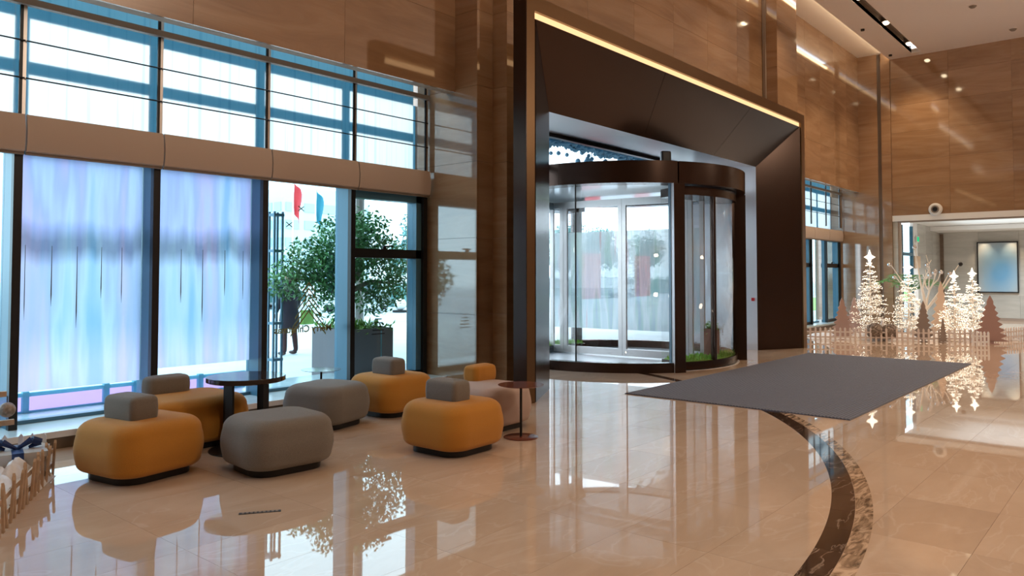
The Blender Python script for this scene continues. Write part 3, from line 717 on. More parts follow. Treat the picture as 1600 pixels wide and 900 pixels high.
b = MB()
for _ in range(60):
    v = Vector((rnd.gauss(0, 1), rnd.gauss(0, 1), rnd.gauss(0, 1))).normalized() * rnd.uniform(.04, .13); b.octa((v.x, v.y, .46 + v.z), .014)
stuff(b.build('flowers', M['white'], fp))

# ================================================================== ENTRANCE MAT
mt = tag(empty('entrance_mat', (12.69, 4.22, 0)), 'large charcoal ribbed entrance mat in front of the revolving door', 'mat')
MB().box(-3.60, 3.60, -1.49, 1.50, .001, .010).build('mat_base', M['mat'], mt)
b = MB()
for k in range(74):
    y = -1.48 + k * .0402; b.prism([(y, .010), (y + .028, .010), (y + .024, .016), (y + .004, .016)], -3.595, 3.595, 'x')
stuff(b.build('mat_ribs', M['mat'], mt))

# ================================================================== POUFS AND TABLES
def soft_block(w, d, z0, z1, rc, rt, rb, n=4.0, bulge=.012, seg=56):
    """cushion: rounded-rectangle plan, rounded top and bottom edge, slightly swollen sides"""
    def plan(s_off):
        hw, hd = w/2 - s_off, d/2 - s_off; r = min(max(rc - s_off * .6, .02), hw - .001, hd - .001); pts = []
        per = seg // 4
        for q, (cx, cy) in enumerate(((hw-r, hd-r), (-(hw-r), hd-r), (-(hw-r), -(hd-r)), (hw-r, -(hd-r)))):
            for i in range(per):
                t = PI/2 * (q + i / (per - 1)); pts.append((cx + r*math.cos(t), cy + r*math.sin(t)))
        return pts
    rings = []
    K = 7
    for k in range(K + 1):
        t = PI/2 * k / K; rings.append((rb * (1 - math.sin(t)), z0 + rb * (1 - math.cos(t))))
    for k in range(1, 5):
        u = k / 5; rings.append((-bulge * math.sin(PI * u), z0 + rb + (z1 - rt - z0 - rb) * u))
    for k in range(K + 1):
        t = PI/2 * k / K; rings.append((rt * (1 - math.cos(t)), z1 - rt + rt * math.sin(t)))
    hm = min(w, d) / 2
    for f in (.35, .6, .85):
        off = rt + (hm - rt - .02) * f; rings.append((off, z1 + .010 * (1 - (1 - f) ** 2)))
    b = MB(); vs = []; fs = []; m = None
    for off, z in rings:
        p = plan(off); m = len(p); vs += [(x, y, z) for x, y in p]
    for k in range(len(rings) - 1):
        for i in range(m):
            j = (i + 1) % m; fs.append((k*m+i, k*m+j, (k+1)*m+j, (k+1)*m+i))
    fs.append(tuple(reversed(range(m)))); fs.append(tuple((len(rings)-1)*m + i for i in range(m)))
    b.add(vs, fs); return b
def pouf(label, loc, rz, mat, size=(.78, .78), h=.47, back=None):
    t = thing('pouf', label, 'pouf', (loc[0], loc[1], 0), R(rz), 'poufs of the window lounge')
    soft_block(size[0] - .15, size[1] - .15, .0, .062, .17, .004, .004, bulge=0).build('plinth', M['black'], t, True)
    soft_block(size[0], size[1], .058, h, .20, .115, .07, bulge=.016).build('seat', M[mat], t, True)
    if back:
        (bx, by, bw, bd, bh, bm, brz, lab, rr) = back
        o = soft_block(bw, bd, h - .005, h + bh, rr, min(.045, bh * .45), .02, bulge=.004, seg=40).build('backrest_block', M[bm], t, True, loc=(bx, by, 0), rz=R(brz))
        o['label'] = lab
    return t
pouf('mustard square pouf with squat grey back block, front left beside the picket fence', (2.83, 6.50), 10, 'yellow', (.80, .78), .47, (-.06, .04, .25, .41, .19, 'grey', 0, 'grey wool back block', .05))
pouf('mid-grey pouf without back block, foremost one right of the front mustard pouf', (3.70, 5.83), -5, 'grey', (.79, .74), .46)
pouf('long mustard pouf with grey roll at the sill behind the tall round table', (3.56, 7.33), 0, 'yellow', (1.12, .86), .48, (-.02, .24, .44, .22, .17, 'grey', 0, 'grey roll back rest', .09))
pouf('mid-grey pouf without back block, farther one beside the small slate table', (5.09, 7.05), 15, 'grey', (.77, .74), .46)
pouf('mustard pouf with grey back block in front of the sash window and column', (6.05, 7.10), 2, 'yellow', (.80, .80), .47, (-.06, -.02, .23, .38, .19, 'grey', 0, 'grey wool back block', .05))
pouf('mustard pouf with grey back block, nearest the middle of the shining floor', (5.17, 5.17), 2, 'yellow', (.78, .78), .47, (-.04, .03, .24, .40, .19, 'grey', 0, 'grey wool back block', .05))
pouf('beige pouf with mustard back block behind the red-brown pedestal table', (6.16, 5.67), 3, 'beige', (.80, .84), .47, (.16, .20, .38, .21, .17, 'yellow', 0, 'mustard back block', .06))

# tall round table with flat legs
tb = thing('round_table', 'tall round black table on four flat legs between mustard and grey poufs', 'table', (3.87, 6.64, 0))
autosmooth(MB().lathe([(.001, .645), (.345, .645), (.36, .652), (.36, .69), (.355, .694), (.001, .694)], 56).build('tabletop', M['table_top'], tb), 30)
for k in range(4):
    a = R(20 + 90 * k)
    MB().box(-.012, .012, -.04, .04, .012, .646).build('leg', M['black'], tb, loc=(.22*math.cos(a), .22*math.sin(a), 0), rz=a)
MB().lathe([(.001, 0), (.33, 0), (.33, .010), (.001, .012)], 48).build('base_plate', M['black'], tb)
def pedestal(label, loc, h, rt, rb, mat):
    t = thing('side_table', label, 'table', (loc[0], loc[1], 0))
    autosmooth(MB().lathe([(.001, h - .012), (rt - .03, h - .012), (rt, h - .003), (rt, h), (.001, h + .001)], 48).build('tabletop', M[mat], t), 30)
    MB().tube((0, 0, .012), (0, 0, h - .012), .013, n=14).build('pole', M['black'], t)
    autosmooth(MB().lathe([(.001, 0), (rb, 0), (rb, .008), (rb - .01, .012), (.001, .014)], 48).build('base_plate', M['table_red'] if mat == 'table_red' else M['black'], t), 30)
    return t
pedestal('small round red-brown pedestal table in front of the beige pouf', (5.98, 5.0), .535, .235, .175, 'table_red')
pedestal('small round slate pedestal table by the window behind the grey pouf', (5.47, 7.70), .52, .235, .15, 'table_blue')
vt = thing('floor_streak', 'narrow dark streak in the marble in front of the grey pouf, built as a slotted plate', 'floor mark', (2.92, 4.81, 0), R(-34))  # stands for a natural dark streak of the stone
MB().box(-.14, .14, -.022, .022, .0, .002).build('frame', M['black'], vt)
b = MB()
for k in range(9): b.box(-.12 + k * .028, -.104 + k * .028, -.016, .016, .002, .004)
b.build('slots', M['rail'], vt)

# ================================================================== CHRISTMAS DISPLAY (far right)
def picket_me(h, w, t, m):
    return MB().prism([(-w/2, 0), (w/2, 0), (w/2, h - w * .7), (0, h), (-w/2, h - w * .7)], -t/2, t/2, 'y').mesh('picket', m)
def fence(label, p0, p1, h, step, w, m, cat_group=None, lean=0.0, z0=0.0):
    p0 = Vector(p0); p1 = Vector(p1); L = (p1 - p0).length; a = math.atan2(p1.y - p0.y, p1.x - p0.x)
    t = thing('picket_fence', label, 'fence', (p0.x, p0.y, z0), a, cat_group)
    me = picket_me(h, w, .016, m); n = max(2, int(L / step)); rnd = random.Random(int(L * 1000) + n)
    for i in range(n):
        o = link('picket', me, t, ((i + .5) * L / n, 0, 0)); o.rotation_euler = (rnd.uniform(-1, 1) * lean, rnd.uniform(-1, 1) * lean, 0)
    for z in (h * .28, h * .66): MB().box(0.01, L - .01, .009, .024, z - .018, z + .018).build('rail', m, t)
    return t
FP = [(19.45, 6.95), (20.12, 5.83), (20.80, 4.55), (21.55, 3.35), (23.4, 2.72)]
fl = ['low whitewashed picket fence before the pink cut-out trees, next to the portal', 'low whitewashed picket fence before the tallest glowing tree', 'low whitewashed picket fence before the peach cut-out tree', 'low whitewashed picket fence at the right edge of the display']
for k in range(4): fence(fl[k], FP[k], FP[k+1], .34, .115, .045, M['picket'], 'picket fences of the far display', .03)
fence('short brighter white picket fence piece standing ahead of the right end', (20.45, 3.42), (20.72, 3.08), .34, .075, .045, M['picket_white'], None, .03)
# snow wadding behind the fence
def snow(name, label, poly_c, sx, sy, rz, h, seed):
    n = 26; b = MB(); vs = []; fs = []
    for i in range(n + 1):
        for j in range(n + 1):
            x = (i / n * 2 - 1); y = (j / n * 2 - 1); e = max(0, 1 - max(abs(x), abs(y)) ** 4)
            z = h * e * (0.55 + .9 * abs(noise.noise((x * 4 + seed, y * 4, seed)))) ; vs.append((x * sx, y * sy, z + .002))
    for i in range(n):
        for j in range(n): a = i * (n + 1) + j; fs.append((a, a + n + 1, a + n + 2, a + 1))
    b.add(vs, fs); o = b.build(name, M['snow'], None, True, (poly_c[0], poly_c[1], 0), rz)
    o['kind'] = 'stuff'; o['label'] = label; o['category'] = 'snow'; return o
snow('artificial_snow', 'fluffy white snow wadding behind the left part of the far picket fence', (20.95, 5.95), 1.35, .45, R(-61), .22, 3)
snow('artificial_snow', 'fluffy white snow wadding behind the right part of the far picket fence', (22.4, 4.0), 1.3, .42, R(-48), .22, 8)
# lighted white trees
def light_tree(label, loc, H, wide, seed):
    rnd = random.Random(seed); t = thing('light_tree', label, 'lighted tree', (loc[0], loc[1], 0), rnd.uniform(0, 6))
    MB().path([(0, 0, 0), (0, 0, H * .5), (0, 0, H * .93)], [.028, .02, .008], 8).build('trunk', M['white_branch'], t)
    MB().lathe([(.001, 0), (.16, 0), (.16, .02), (.001, .03)], 20).build('stand', M['white_branch'], t)
    br = MB(); lt = MB(); n = 15
    for k in range(n):
        f = k / (n - 1); z0 = H * (.10 + .80 * f); rr = wide * (1 - f) ** .9 * .97 + .06
        m = 9 if f < .7 else 6
        for i in range(m):
            z = z0 + rnd.uniform(-.075, .075); a = 2 * PI * (i + .5 * (k % 2)) / m + rnd.uniform(-.3, .3); L = rr * rnd.uniform(.72, 1.1)
            d = Vector((math.cos(a), math.sin(a), 0)); p0 = Vector((0, 0, z)); p1 = p0 + d * L * .55 + Vector((0, 0, L * rnd.uniform(.02, .14))); p2 = p0 + d * L + Vector((0, 0, L * rnd.uniform(-.06, .12)))
            br.path([p0, p1, p2], [.010, .007, .004], 4)
            for q in (.35, .55, .72, .88):
                pq = p0.lerp(p1, q / .55) if q < .55 else p1.lerp(p2, (q - .55) / .45); sd = d.cross(Vector((0, 0, 1)))
                for s_ in (-1, 1):
                    e = pq + (d * .6 + sd * s_ * .8 + Vector((0, 0, rnd.uniform(-.45, .5)))) * L * rnd.uniform(.14, .26); br.tube(pq, e, .006, .004, 3); lt.octa(e, .0095)
            lt.octa(p2, .012); lt.octa(p1, .010)
    stuff(br.build('branches', M['white_branch'], t)); stuff(lt.build('fairy_lights', M['fairy'], t))
    s = MB(); r = H * .058; zc = H * .955
    pts = []
    for i in range(8):
        a = PI/4 * i; q = r * (1.2 if i % 4 == 0 else 1.15) if i % 2 == 0 else r * .50
        pts.append((q * math.sin(a), zc + q * math.cos(a) * 1.25))
    s.prism(pts, -.012, .012, 'y'); s.build('star', M['fairy'], t, rz=-t.rotation_euler.z + R(-50))
    return t
light_tree('tallest glowing white branch tree, leftmost of the four', (21.05, 5.78), 2.22, .52, 1)
light_tree('glowing white branch tree in front of the blue window strip', (21.5, 4.98), 1.94, .44, 2)
light_tree('glowing white branch tree left of the pair at the right', (21.7, 3.98), 1.70, .42, 3)
light_tree('glowing white branch tree right of the pair, next to the picture', (22.7, 3.75), 1.77, .44, 4)
# flat cut-out trees
def cutout(label, loc, H, W, mat, tiers=8, thick=.02, rz=-52):
    pts = []
    for k in range(tiers):
        f0 = k / tiers; w = W / 2 * (1 - f0) ** .9 + .012
        pts += [(w * 1.06, H * (.055 + .93 * f0)), (w * .58, H * (.07 + .93 * (f0 + .40 / tiers)))]
    poly = [(W * .09, 0), (W * .09, H * .07)] + pts + [(0, H)]
    poly = poly + [(-x, z) for x, z in reversed(poly[:-1])]
    b = MB(); n = len(poly); h = n // 2
    vs = [(x, -thick/2, z) for x, z in poly] + [(x, thick/2, z) for x, z in poly]
    fs = []
    for i in range(h):
        j = n - 1 - i
        if i + 1 < j - 1: fs += [(i, i + 1, j - 1, j), (n + j, n + j - 1, n + i + 1, n + i)]
        elif i + 1 == j - 1: fs += [(i, i + 1, j), (n + j, n + i + 1, n + i)]
    fs += [(i, (i + 1) % n, n + (i + 1) % n, n + i) for i in range(n)]
    b.add(vs, fs); o = b.build('cutout_tree', M[mat], None, False, (loc[0], loc[1], .0), R(rz))
    MBs = MB().box(-W * .2, W * .2, -.08, .08, 0, .015).build('foot', M[mat], o)
    return tag(o, label, 'cut-out tree', 'flat cut-out trees of the display')
cutout('dusty pink cut-out tree, foremost at the left of the display', (20.35, 6.27), 1.08, .62, 'cut_pink')
cutout('dusty pink cut-out tree half behind the leftmost glowing tree', (20.95, 6.15), 1.08, .60, 'cut_pink')
cutout('taupe cut-out tree between the glowing trees in the middle', (20.95, 4.53), 1.02, .52, 'cut_grey')
cutout('tall peach cut-out tree beside the pair of glowing trees', (22.1, 4.36), 1.50, .64, 'cut_peach')
cutout('mauve cut-out tree at the right end of the display', (21.3, 3.16), 1.17, .80, 'cut_mauve')
cutout('small dark taupe cut-out tree right behind the fence', (20.95, 4.10), .60, .20, 'cut_grey')
# wicker balls
for (x, y, r, lab) in ((20.45, 5.52, .20, 'big silver wicker ball behind the fence, left of two'), (20.62, 5.22, .19, 'big brownish wicker ball behind the fence, right of two')):
    b = MB().ball((0, 0, r), r * .93, 18, 12); rnd = random.Random(int(x * 100))
    for _ in range(14):
        ax = Vector((rnd.gauss(0, 1), rnd.gauss(0, 1), rnd.gauss(0, 1))).normalized(); u = ax.orthogonal().normalized(); v = ax.cross(u)
        ring = [Vector((0, 0, r)) + (u * math.cos(2*PI*i/16) + v * math.sin(2*PI*i/16)) * r for i in range(17)]
        b.path(ring, [.010] * 17, 4)
    tag(b.build('wicker_ball', M['wicker'], None, False, (x, y, .05)), lab, 'ball')
gn = thing('white_cone', 'small white pointed cone decoration between wicker ball and glowing tree', 'decoration', (20.75, 5.42, .08))
autosmooth(MB().lathe([(.001, 0), (.13, 0), (.12, .12), (.06, .32), (.001, .46)], 16).build('cone', M['snow'], gn))
MB().ball((0, 0, .47), .03, 10, 6).build('tip', M['bauble'], gn)
# bare white tree with baubles
bt = thing('bare_tree', 'bare white branch tree hung with baubles in the middle of the display', 'tree', (22.5, 4.80, 0))
b = MB(); rnd = random.Random(11); tips = []
def grow(p, d, L, r, dep):
    q = p + d * L; m = p.lerp(q, .5) + Vector((rnd.uniform(-.04, .04), rnd.uniform(-.04, .04), 0)); b.path([p, m, q], [r, r * .85, r * .7], 6)
    if dep == 0: tips.append(q); return
    for _ in range(2 if dep < 3 else 3):
        nd_ = (d + Vector((rnd.uniform(-.8, .8), rnd.uniform(-.8, .8), rnd.uniform(-.15, .35)))).normalized(); grow(q, nd_, L * rnd.uniform(.62, .85), r * .62, dep - 1)
grow(Vector((0, 0, 0)), Vector((0, 0, 1)), .75, .05, 3)
for e in ((.45, -.75, 2.0), (.2, -.55, 1.75), (-.2, .2, 2.45), (.1, .9, 2.0), (0, .75, 1.65)):
    pts = [Vector((0, 0, .7)), Vector(e) * .55 + Vector((0, 0, .25)), Vector(e)]; b.path(pts, [.035, .02, .007], 6); tips.append(Vector(e))
b.build('branches', M['white_branch'], bt)
for k, q in enumerate(tips[-5:] + tips[:7]):
    o = MB().ball((0, 0, -.06), .055, 12, 8).build('bauble', M['bauble'] if k else M['black'], bt, True, tuple(q)); MB().tube((0, 0, -.01), (0, 0, .01), .008, n=6).build('cap', M['rail'], o)
# palm behind
pm = thing('potted_palm', 'potted green palm behind the bare white tree', 'plant', (24.3, 5.55, 0))
autosmooth(MB().lathe([(.001, 0), (.18, 0), (.24, .42), (.21, .42), (.19, .38), (.001, .38)], 20).build('pot', M['white'], pm))
MB().path([(0, 0, .38), (.02, 0, .8), (0, .02, 1.15)], [.05, .04, .03], 8).build('stem', M['trunk'], pm)
rnd = random.Random(5)
for k in range(11):
    a = 2 * PI * k / 11 + rnd.uniform(-.2, .2); b = MB(); L = rnd.uniform(1.05, 1.35); el = rnd.uniform(.7, 1.3); prev = Vector((0, 0, 1.15)); d = Vector((math.cos(a), math.sin(a), 0))
    for i in range(9):
        f = (i + 1) / 9; p = Vector((0, 0, 1.15)) + d * L * f * .8 + Vector((0, 0, L * (el * f - el * .75 * f * f))); b.tube(prev, p, .008, .007, 4)
        sd = d.cross(Vector((0, 0, 1)))
        for s in (-1, 1): b.leaf(p, sd * s * .8 + (p - prev).normalized() * .7 - Vector((0, 0, .15)), .30 * (1 - .5 * abs(f - .5)), .055, (0, 0, 1))
        prev = p
    b.build('frond', M['leaf'], pm)

# ================================================================== CHRISTMAS DISPLAY (near left)
NP = [(1.50, 5.44), (1.74, 5.92), (2.06, 6.48), (2.36, 7.02)]
nl = ['bare wood picket fence cut by the left picture edge', 'bare wood picket fence, second piece from the left edge', 'bare wood picket fence, last piece curving towards the window']
for k in range(3): fence(nl[k], NP[k], NP[k+1], .30, .105, .032, M['wood'], 'wooden fence of the near display', .10)
fence('white picket fence with long points behind the grey gift box', (2.36, 7.10), (1.30, 7.62), .34, .085, .035, M['picket_white'], None, .10)
snow('artificial_snow', 'white wadding heaped around the gift box inside the wooden fence', (1.72, 6.62), .62, .36, R(58), .24, 15)
gf = thing('gift_box', 'grey gift box with dark blue ribbon lying in white wadding', 'gift box', (2.00, 6.98, .06), R(-14))
MB().box(-.26, .26, -.17, .17, 0, .16).build('box', M['gift'], gf)
MB().box(-.27, .27, -.18, .18, .16, .20).build('lid', M['gift'], gf)
MB().box(.03, .11, -.184, .184, .0, .204).build('ribbon', M['ribbon'], gf)
b = MB()
for s in (-1, 1):
    pts = [(.07, 0, .205), (.07 + s * .10, .0, .27), (.07 + s * .16, .02, .24), (.07 + s * .08, .02, .208)]; b.path(pts, [.012, .03, .03, .012], 6)
b.build('bow', M['ribbon'], gf)
st = thing('slat_tree', 'flat tree of bare wooden slats at the left picture edge', 'decoration', (1.20, 7.42, 0), R(-4))
MB().box(-.03, .03, .02, .05, 0, 1.6).build('pole', M['wood'], st)
for (z, L) in ((.20, 1.02), (.42, .96), (.66, .90), (.90, .7), (1.14, .5), (1.38, .3)): MB().box(-L, L, -.018, .018, z - .022, z + .022).build('slat', M['wood'], st)
ob = thing('tree_bauble', 'matt silver bauble hanging from the wooden slat tree', 'bauble', (2.10, 7.33, .53))
MB().ball((0, 0, 0), .062, 16, 12).build('ball', M['wicker'], ob, True)
MB().tube((0, 0, .06), (0, 0, .115), .003, n=5).build('string', M['black'], ob)

# ================================================================== OUTSIDE
gr = struct('ground_outside'); MB().box(-60, 200, 8.75, 200, -0.3, -0.005).build('paving', M['ground'], gr)
lw_ = struct('lawn_outside'); MB().box(36, 120, 12.5, 19.5, -0.05, 0.012).build('lawn', M['grass'], lw_)
rw = struct('road_outside'); MB().box(-60, 160, 20.5, 60, -0.02, 0.0).build('road', M['road'], rw)
dk = struct('trim_4'); MB().box(7.9, 10.4, 9.3, 10.6, -.004, .03).build('deck', M['mullion'], dk)
lr = thing('low_railing', 'low pale blue metal railing outside the lilac frosted panes', 'railing', (0, 9.3, 0))
M['rail_blue'] = translucent('pale_blue_rail', (0.42, 0.74, 0.84), 0.5)
for z0, z1 in ((.345, .385), (.15, .19)): MB().box(.2, 5.4, -.02, .02, z0, z1).build('rail', M['rail_blue'], lr)
for x in (2.80, 3.62, 3.95, 4.3, 4.75): MB().box(x, x + .06, -.03, .03, -.01, .40).build('post', M['rail_blue'], lr)
rp = MB().box(.2, 5.4, .05, .06, .17, .38).build('panel', M['pink_film'], lr)
# lattice tower by the window
tw = thing('lattice_stand', 'narrow blue steel lattice stand outside beside the clear pane', 'stand', (6.47, 10.3, 0))
for (x, y) in ((-.07, -.07), (.07, -.07), (.07, .07), (-.07, .07)): MB().box(x - .014, x + .014, y - .014, y + .014, -.005, 2.62).build('upright', M['mullion'], tw)
for k in range(5): MB().box(-.09, .09, -.09, .09, .35 + k * .55, .39 + k * .55).build('brace', M['mullion'], tw)
# planters, tree
def planter(label, x0, x1, y0, y1, h, hx):
    t = thing('planter_box', label, 'planter', ((x0+x1)/2, (y0+y1)/2, -.005)); w = (x1-x0)/2; d = (y1-y0)/2; b = MB()
    b.box(-w, w, -d, -d + .03, 0, h).box(-w, w, d - .03, d, 0, h).box(-w, -w + .03, -d + .03, d - .03, 0, h).box(w - .03, w, -d + .03, d - .03, 0, h)
    b.build('box', M['planter'], t); MB().box(-w + .03, w - .03, -d + .03, d - .03, 0, h - .06).build('soil', M['soil'], t)
    lf = MB(); rnd = random.Random(hx)
    for _ in range(420):
        p = (rnd.uniform(-w, w), rnd.uniform(-d, d) , h - .05 + rnd.uniform(0, .10)); lf.leaf(p, (rnd.uniform(-1, 1), rnd.uniform(-1, .6), rnd.uniform(-.3, 1)), rnd.uniform(.07, .15), .05, (0, 0, 1))
    stuff(lf.build('trailing_leaves', M['leaf_light'], t)); return t
pb = planter('plum-grey planter outside holding the leafy tree', 7.0, 7.83, 9.15, 10.1, .84, 1)
MB().box(.165, .19, -.478, -.475, .02, .82).build('edge_strip', M['rail_blue'], pb)
def tree(label, loc, pts, rad, blobs, nleaf, ls, mat, seed, name='leafy_tree', group=None):
    t = thing(name, label, 'tree', loc, 0, group); rnd = random.Random(seed)
    MB().path(pts, rad, 9).build('trunk', M['trunk'], t)
    br = MB(); lf = MB(); top = Vector(pts[-1])
    for (c, r) in blobs:
        br.path([top - Vector((0, 0, .15)), (top + Vector(c)) / 2 + Vector((0, 0, .05)), Vector(c)], [rad[-1] * .7, rad[-1] * .45, .008], 6)
    tot = sum(r[0]*r[1]*r[2] for c, r in blobs)
    for (c, r) in blobs:
        for _ in range(int(nleaf * r[0]*r[1]*r[2] / tot)):
            v = Vector((rnd.gauss(0, 1), rnd.gauss(0, 1), rnd.gauss(0, 1))).normalized() * (rnd.random() ** .45)
            p = Vector(c) + Vector((v.x*r[0], v.y*r[1], v.z*r[2]))
            lf.leaf(p, (rnd.uniform(-1, 1), rnd.uniform(-1, 1), rnd.uniform(-1.2, .3)), ls * rnd.uniform(.7, 1.3), ls * .5, (rnd.uniform(-1, 1), rnd.uniform(-1, 1), 1))
    stuff(br.build('branches', M['trunk'], t)); stuff(lf.build('foliage', mat, t)); return t
tree('bushy green tree growing from the planter outside the clear pane', (7.36, 9.64, .79), [(0.02, 0, 0), (-.05, 0, .30), (-.13, .02, .70)], [.115, .10, .085],
     [((-.05, 0, 1.38), (.62, .5, .50)), ((-.60, .1, 1.05), (.50, .4, .42)), ((-1.0, .15, .80), (.42, .3, .32)), ((-.45, -.1, .55), (.42, .3, .36)), ((.62, 0, 1.12), (.52, .4, .48)), ((.35, .05, 1.68), (.42, .35, .28)), ((1.05, .1, .72), (.38, .3, .36)), ((.5, 0, .52), (.44, .3, .32)), ((-.2, .1, .95), (.5, .4, .3))],
     7500, .082, M['leaf'], 21)
# person
def skin_fig(name, verts, edges, radii, mat, parent, root=0, sub=2):
    me = bpy.data.meshes.new(name); me.from_pydata(verts, edges, []); o = link(name, me, parent); me.materials.append(mat)
    o.modifiers.new('skin', 'SKIN'); sm = o.modifiers.new('sub', 'SUBSURF'); sm.levels = sub; sm.render_levels = sub
    for i, r in enumerate(radii):
        s = me.skin_vertices[0].data[i]; s.radius = r if isinstance(r, tuple) else (r, r); s.use_root = (i == root)
    return o
per = thing('person', 'person outside in long dark coat and maroon trousers, back to the window', 'person', (9.02, 13.82, -.005), R(10))
body_v = [(0,0,.95),(0,0,1.12),(0,0,1.32),(0,.0,1.45),(0,.01,1.52),(0,.02,1.62),
          (-.18,0,1.40),(-.25,.0,1.15),(-.25,.10,.92),(-.25,.12,.86),(.18,0,1.40),(.25,0,1.15),(.22,.12,.93),(.21,.14,.87),
          (-.10,0,.90),(-.12,.02,.50),(-.14,-.02,.09),(-.14,.07,.03),(.10,0,.90),(.13,.0,.50),(.16,-.03,.09),(.16,.06,.03)]
body_e = [(0,1),(1,2),(2,3),(3,4),(4,5),(2,6),(6,7),(7,8),(8,9),(2,10),(10,11),(11,12),(12,13),(0,14),(14,15),(15,16),(16,17),(0,18),(18,19),(19,20),(20,21)]
body_r = [(.15,.11),(.14,.10),(.16,.11),(.07,.065),(.055,.055),(.085,.10),.065,.052,.042,.03,.065,.052,.042,.03,.09,.065,.05,.04,.09,.065,.05,.04]
skin_fig('body', body_v, body_e, body_r, M['trouser'], per)
autosmooth(MB().lathe([(.001, .56), (.245, .56), (.235, .75), (.20, 1.0), (.20, 1.2), (.225, 1.34), (.16, 1.45), (.07, 1.50), (.001, 1.50)], 24).build('coat', M['coat'], per), 60).scale = (1, .68, 1)
skin_fig('sleeve', [(-.17,0,1.40),(-.26,.0,1.15),(-.25,.10,.93)], [(0,1),(1,2)], [.085,.07,.06], M['coat'], per)
skin_fig('sleeve', [(.17,0,1.40),(.26,.0,1.15),(.22,.12,.94)], [(0,1),(1,2)], [.085,.07,.06], M['coat'], per)
hd = MB().ball((0, .015, 1.625), .092, 20, 14, 1.25).build('head', M['skin'], per, True)
MB().ball((0, -.005, 1.655), .098, 18, 12, 1.1).build('hair', M['hair'], hd, True)
MB().add([(-.012,.10,1.60),(.012,.10,1.60),(0,.125,1.60),(0,.102,1.645)], [(0,1,2),(0,2,3),(1,3,2),(0,3,1)]).build('nose', M['skin'], hd)
for s in (-1, 1):
    MB().ball((s * .092, .01, 1.62), .022, 8, 6, 1.4).build('ear', M['skin'], hd, True)
    MB().ball((s * .033, .098, 1.635), .009, 8, 6).build('eye', M['hair'], hd, True)
    h_ = MB()
    for f in range(4): x = s * .25 - .02 + f * .013; h_.path([(x, .13, .86), (x, .145, .80 - .008 * (f in (1, 2))), (x, .135, .765)], [.009, .008, .007], 6)
    h_.path([(s * .22, .14, .88), (s * .205, .17, .83)], [.011, .008], 6)
    h_.build('hand', M['skin'], per)
    sh = MB().ball((0, 0, 0), .05, 12, 8, .75).build('shoe', M['shoe'], per, True, (s * .15, .05, .042)); sh.scale = (.9, 2.3, 1)
bg = thing('shopping_bag', 'green and white carrier held by the person outside', 'bag', (9.34, 13.66, .62), R(10))
MB().prism([(-.15, 0), (.15, 0), (.13, .30), (-.13, .30)], -.05, .05, 'y').build('bag', M['leaf_light'], bg)
MB().path([(-.07, 0, .30), (-.05, 0, .38), (.05, 0, .38), (.07, 0, .30)], [.006] * 4, 5).build('handle', M['white'], bg)
# vehicles
def car(label, loc, rz, mat, L=4.3, Wd=1.75, H=1.45):
    t = thing('car', label, 'car', loc, R(rz))
    prof = [(-L/2, .35), (-L/2 + .05, .75), (-L*.38, .92), (-L*.22, H), (L*.14, H), (L*.30, .95), (L/2 - .1, .80), (L/2, .55), (L/2, .32)]
    autosmooth(MB().prism(prof, -Wd/2, Wd/2, 'y').build('body', M[mat], t), 25)
    win = [(-L*.345, .95), (-L*.21, H - .07), (L*.13, H - .07), (L*.265, .95)]
    for s in (-1, 1): MB().prism(win, s*Wd/2 - .008, s*Wd/2 + .008, 'y').build('side_window', M['car_glass'], t)
    for x in (-L*.31, L*.31):
        for s in (-1, 1):
            w = MB().lathe([(.001, -.1), (.31, -.1), (.33, -.06), (.33, .06), (.31, .1), (.001, .1)], 20); w.v = [(a, c, b) for a, b, c in w.v]
            o = autosmooth(w.build('wheel', M['tyre'], t, False, (x, s * (Wd/2 - .09), .33)))
            h = MB().lathe([(.001, -.11), (.2, -.11), (.2, .11), (.001, .11)], 14); h.v = [(a, c, b) for a, b, c in h.v]; h.build('hub', M['silver'], o)
    return t
car('silver car parked outside beyond the sash pane', (22.3, 28.6, 0), 30, 'car_silver')
car('dark green car parked outside behind the leafy tree', (20.5, 33.5, 0), 20, 'car_dark')
car('dark green car parked outside beyond the revolving door, left one', (42.0, 33.0, 0), 10, 'car_dark')
car('silver car parked outside beyond the revolving door, right one', (48.0, 31.0, 0), 10, 'car_silver')
bl = thing('bollard_ball', 'round pale stone ball on a dark foot at the kerb outside', 'bollard', (22.4, 25.7, 0))
MB().lathe([(.001, 0), (.34, 0), (.34, .10), (.001, .12)], 18).build('foot', M['tyre'], bl); MB().ball((0, 0, .36), .27, 18, 12).build('ball', M['white'], bl, True)
def hedge(label, loc, sx, sy, h, seed, mat='leaf_far', n=2600):
    t = thing('hedge', label, 'hedge', loc); rnd = random.Random(seed); lf = MB(); lf.box(-sx + .2, sx - .2, -sy + .15, sy - .15, 0, h - .15)
    for _ in range(n):
        p = (rnd.uniform(-sx, sx), rnd.uniform(-sy, sy), rnd.uniform(0, h)); lf.leaf(p, (rnd.uniform(-1, 1), rnd.uniform(-1, 1), rnd.uniform(-.3, 1)), .28, .14, (0, 0, 1))
    stuff(lf.build('foliage', M[mat], t)); return t
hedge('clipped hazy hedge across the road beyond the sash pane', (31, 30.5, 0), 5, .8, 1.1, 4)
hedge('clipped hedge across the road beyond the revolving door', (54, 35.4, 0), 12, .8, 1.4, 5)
rnd = random.Random(77)
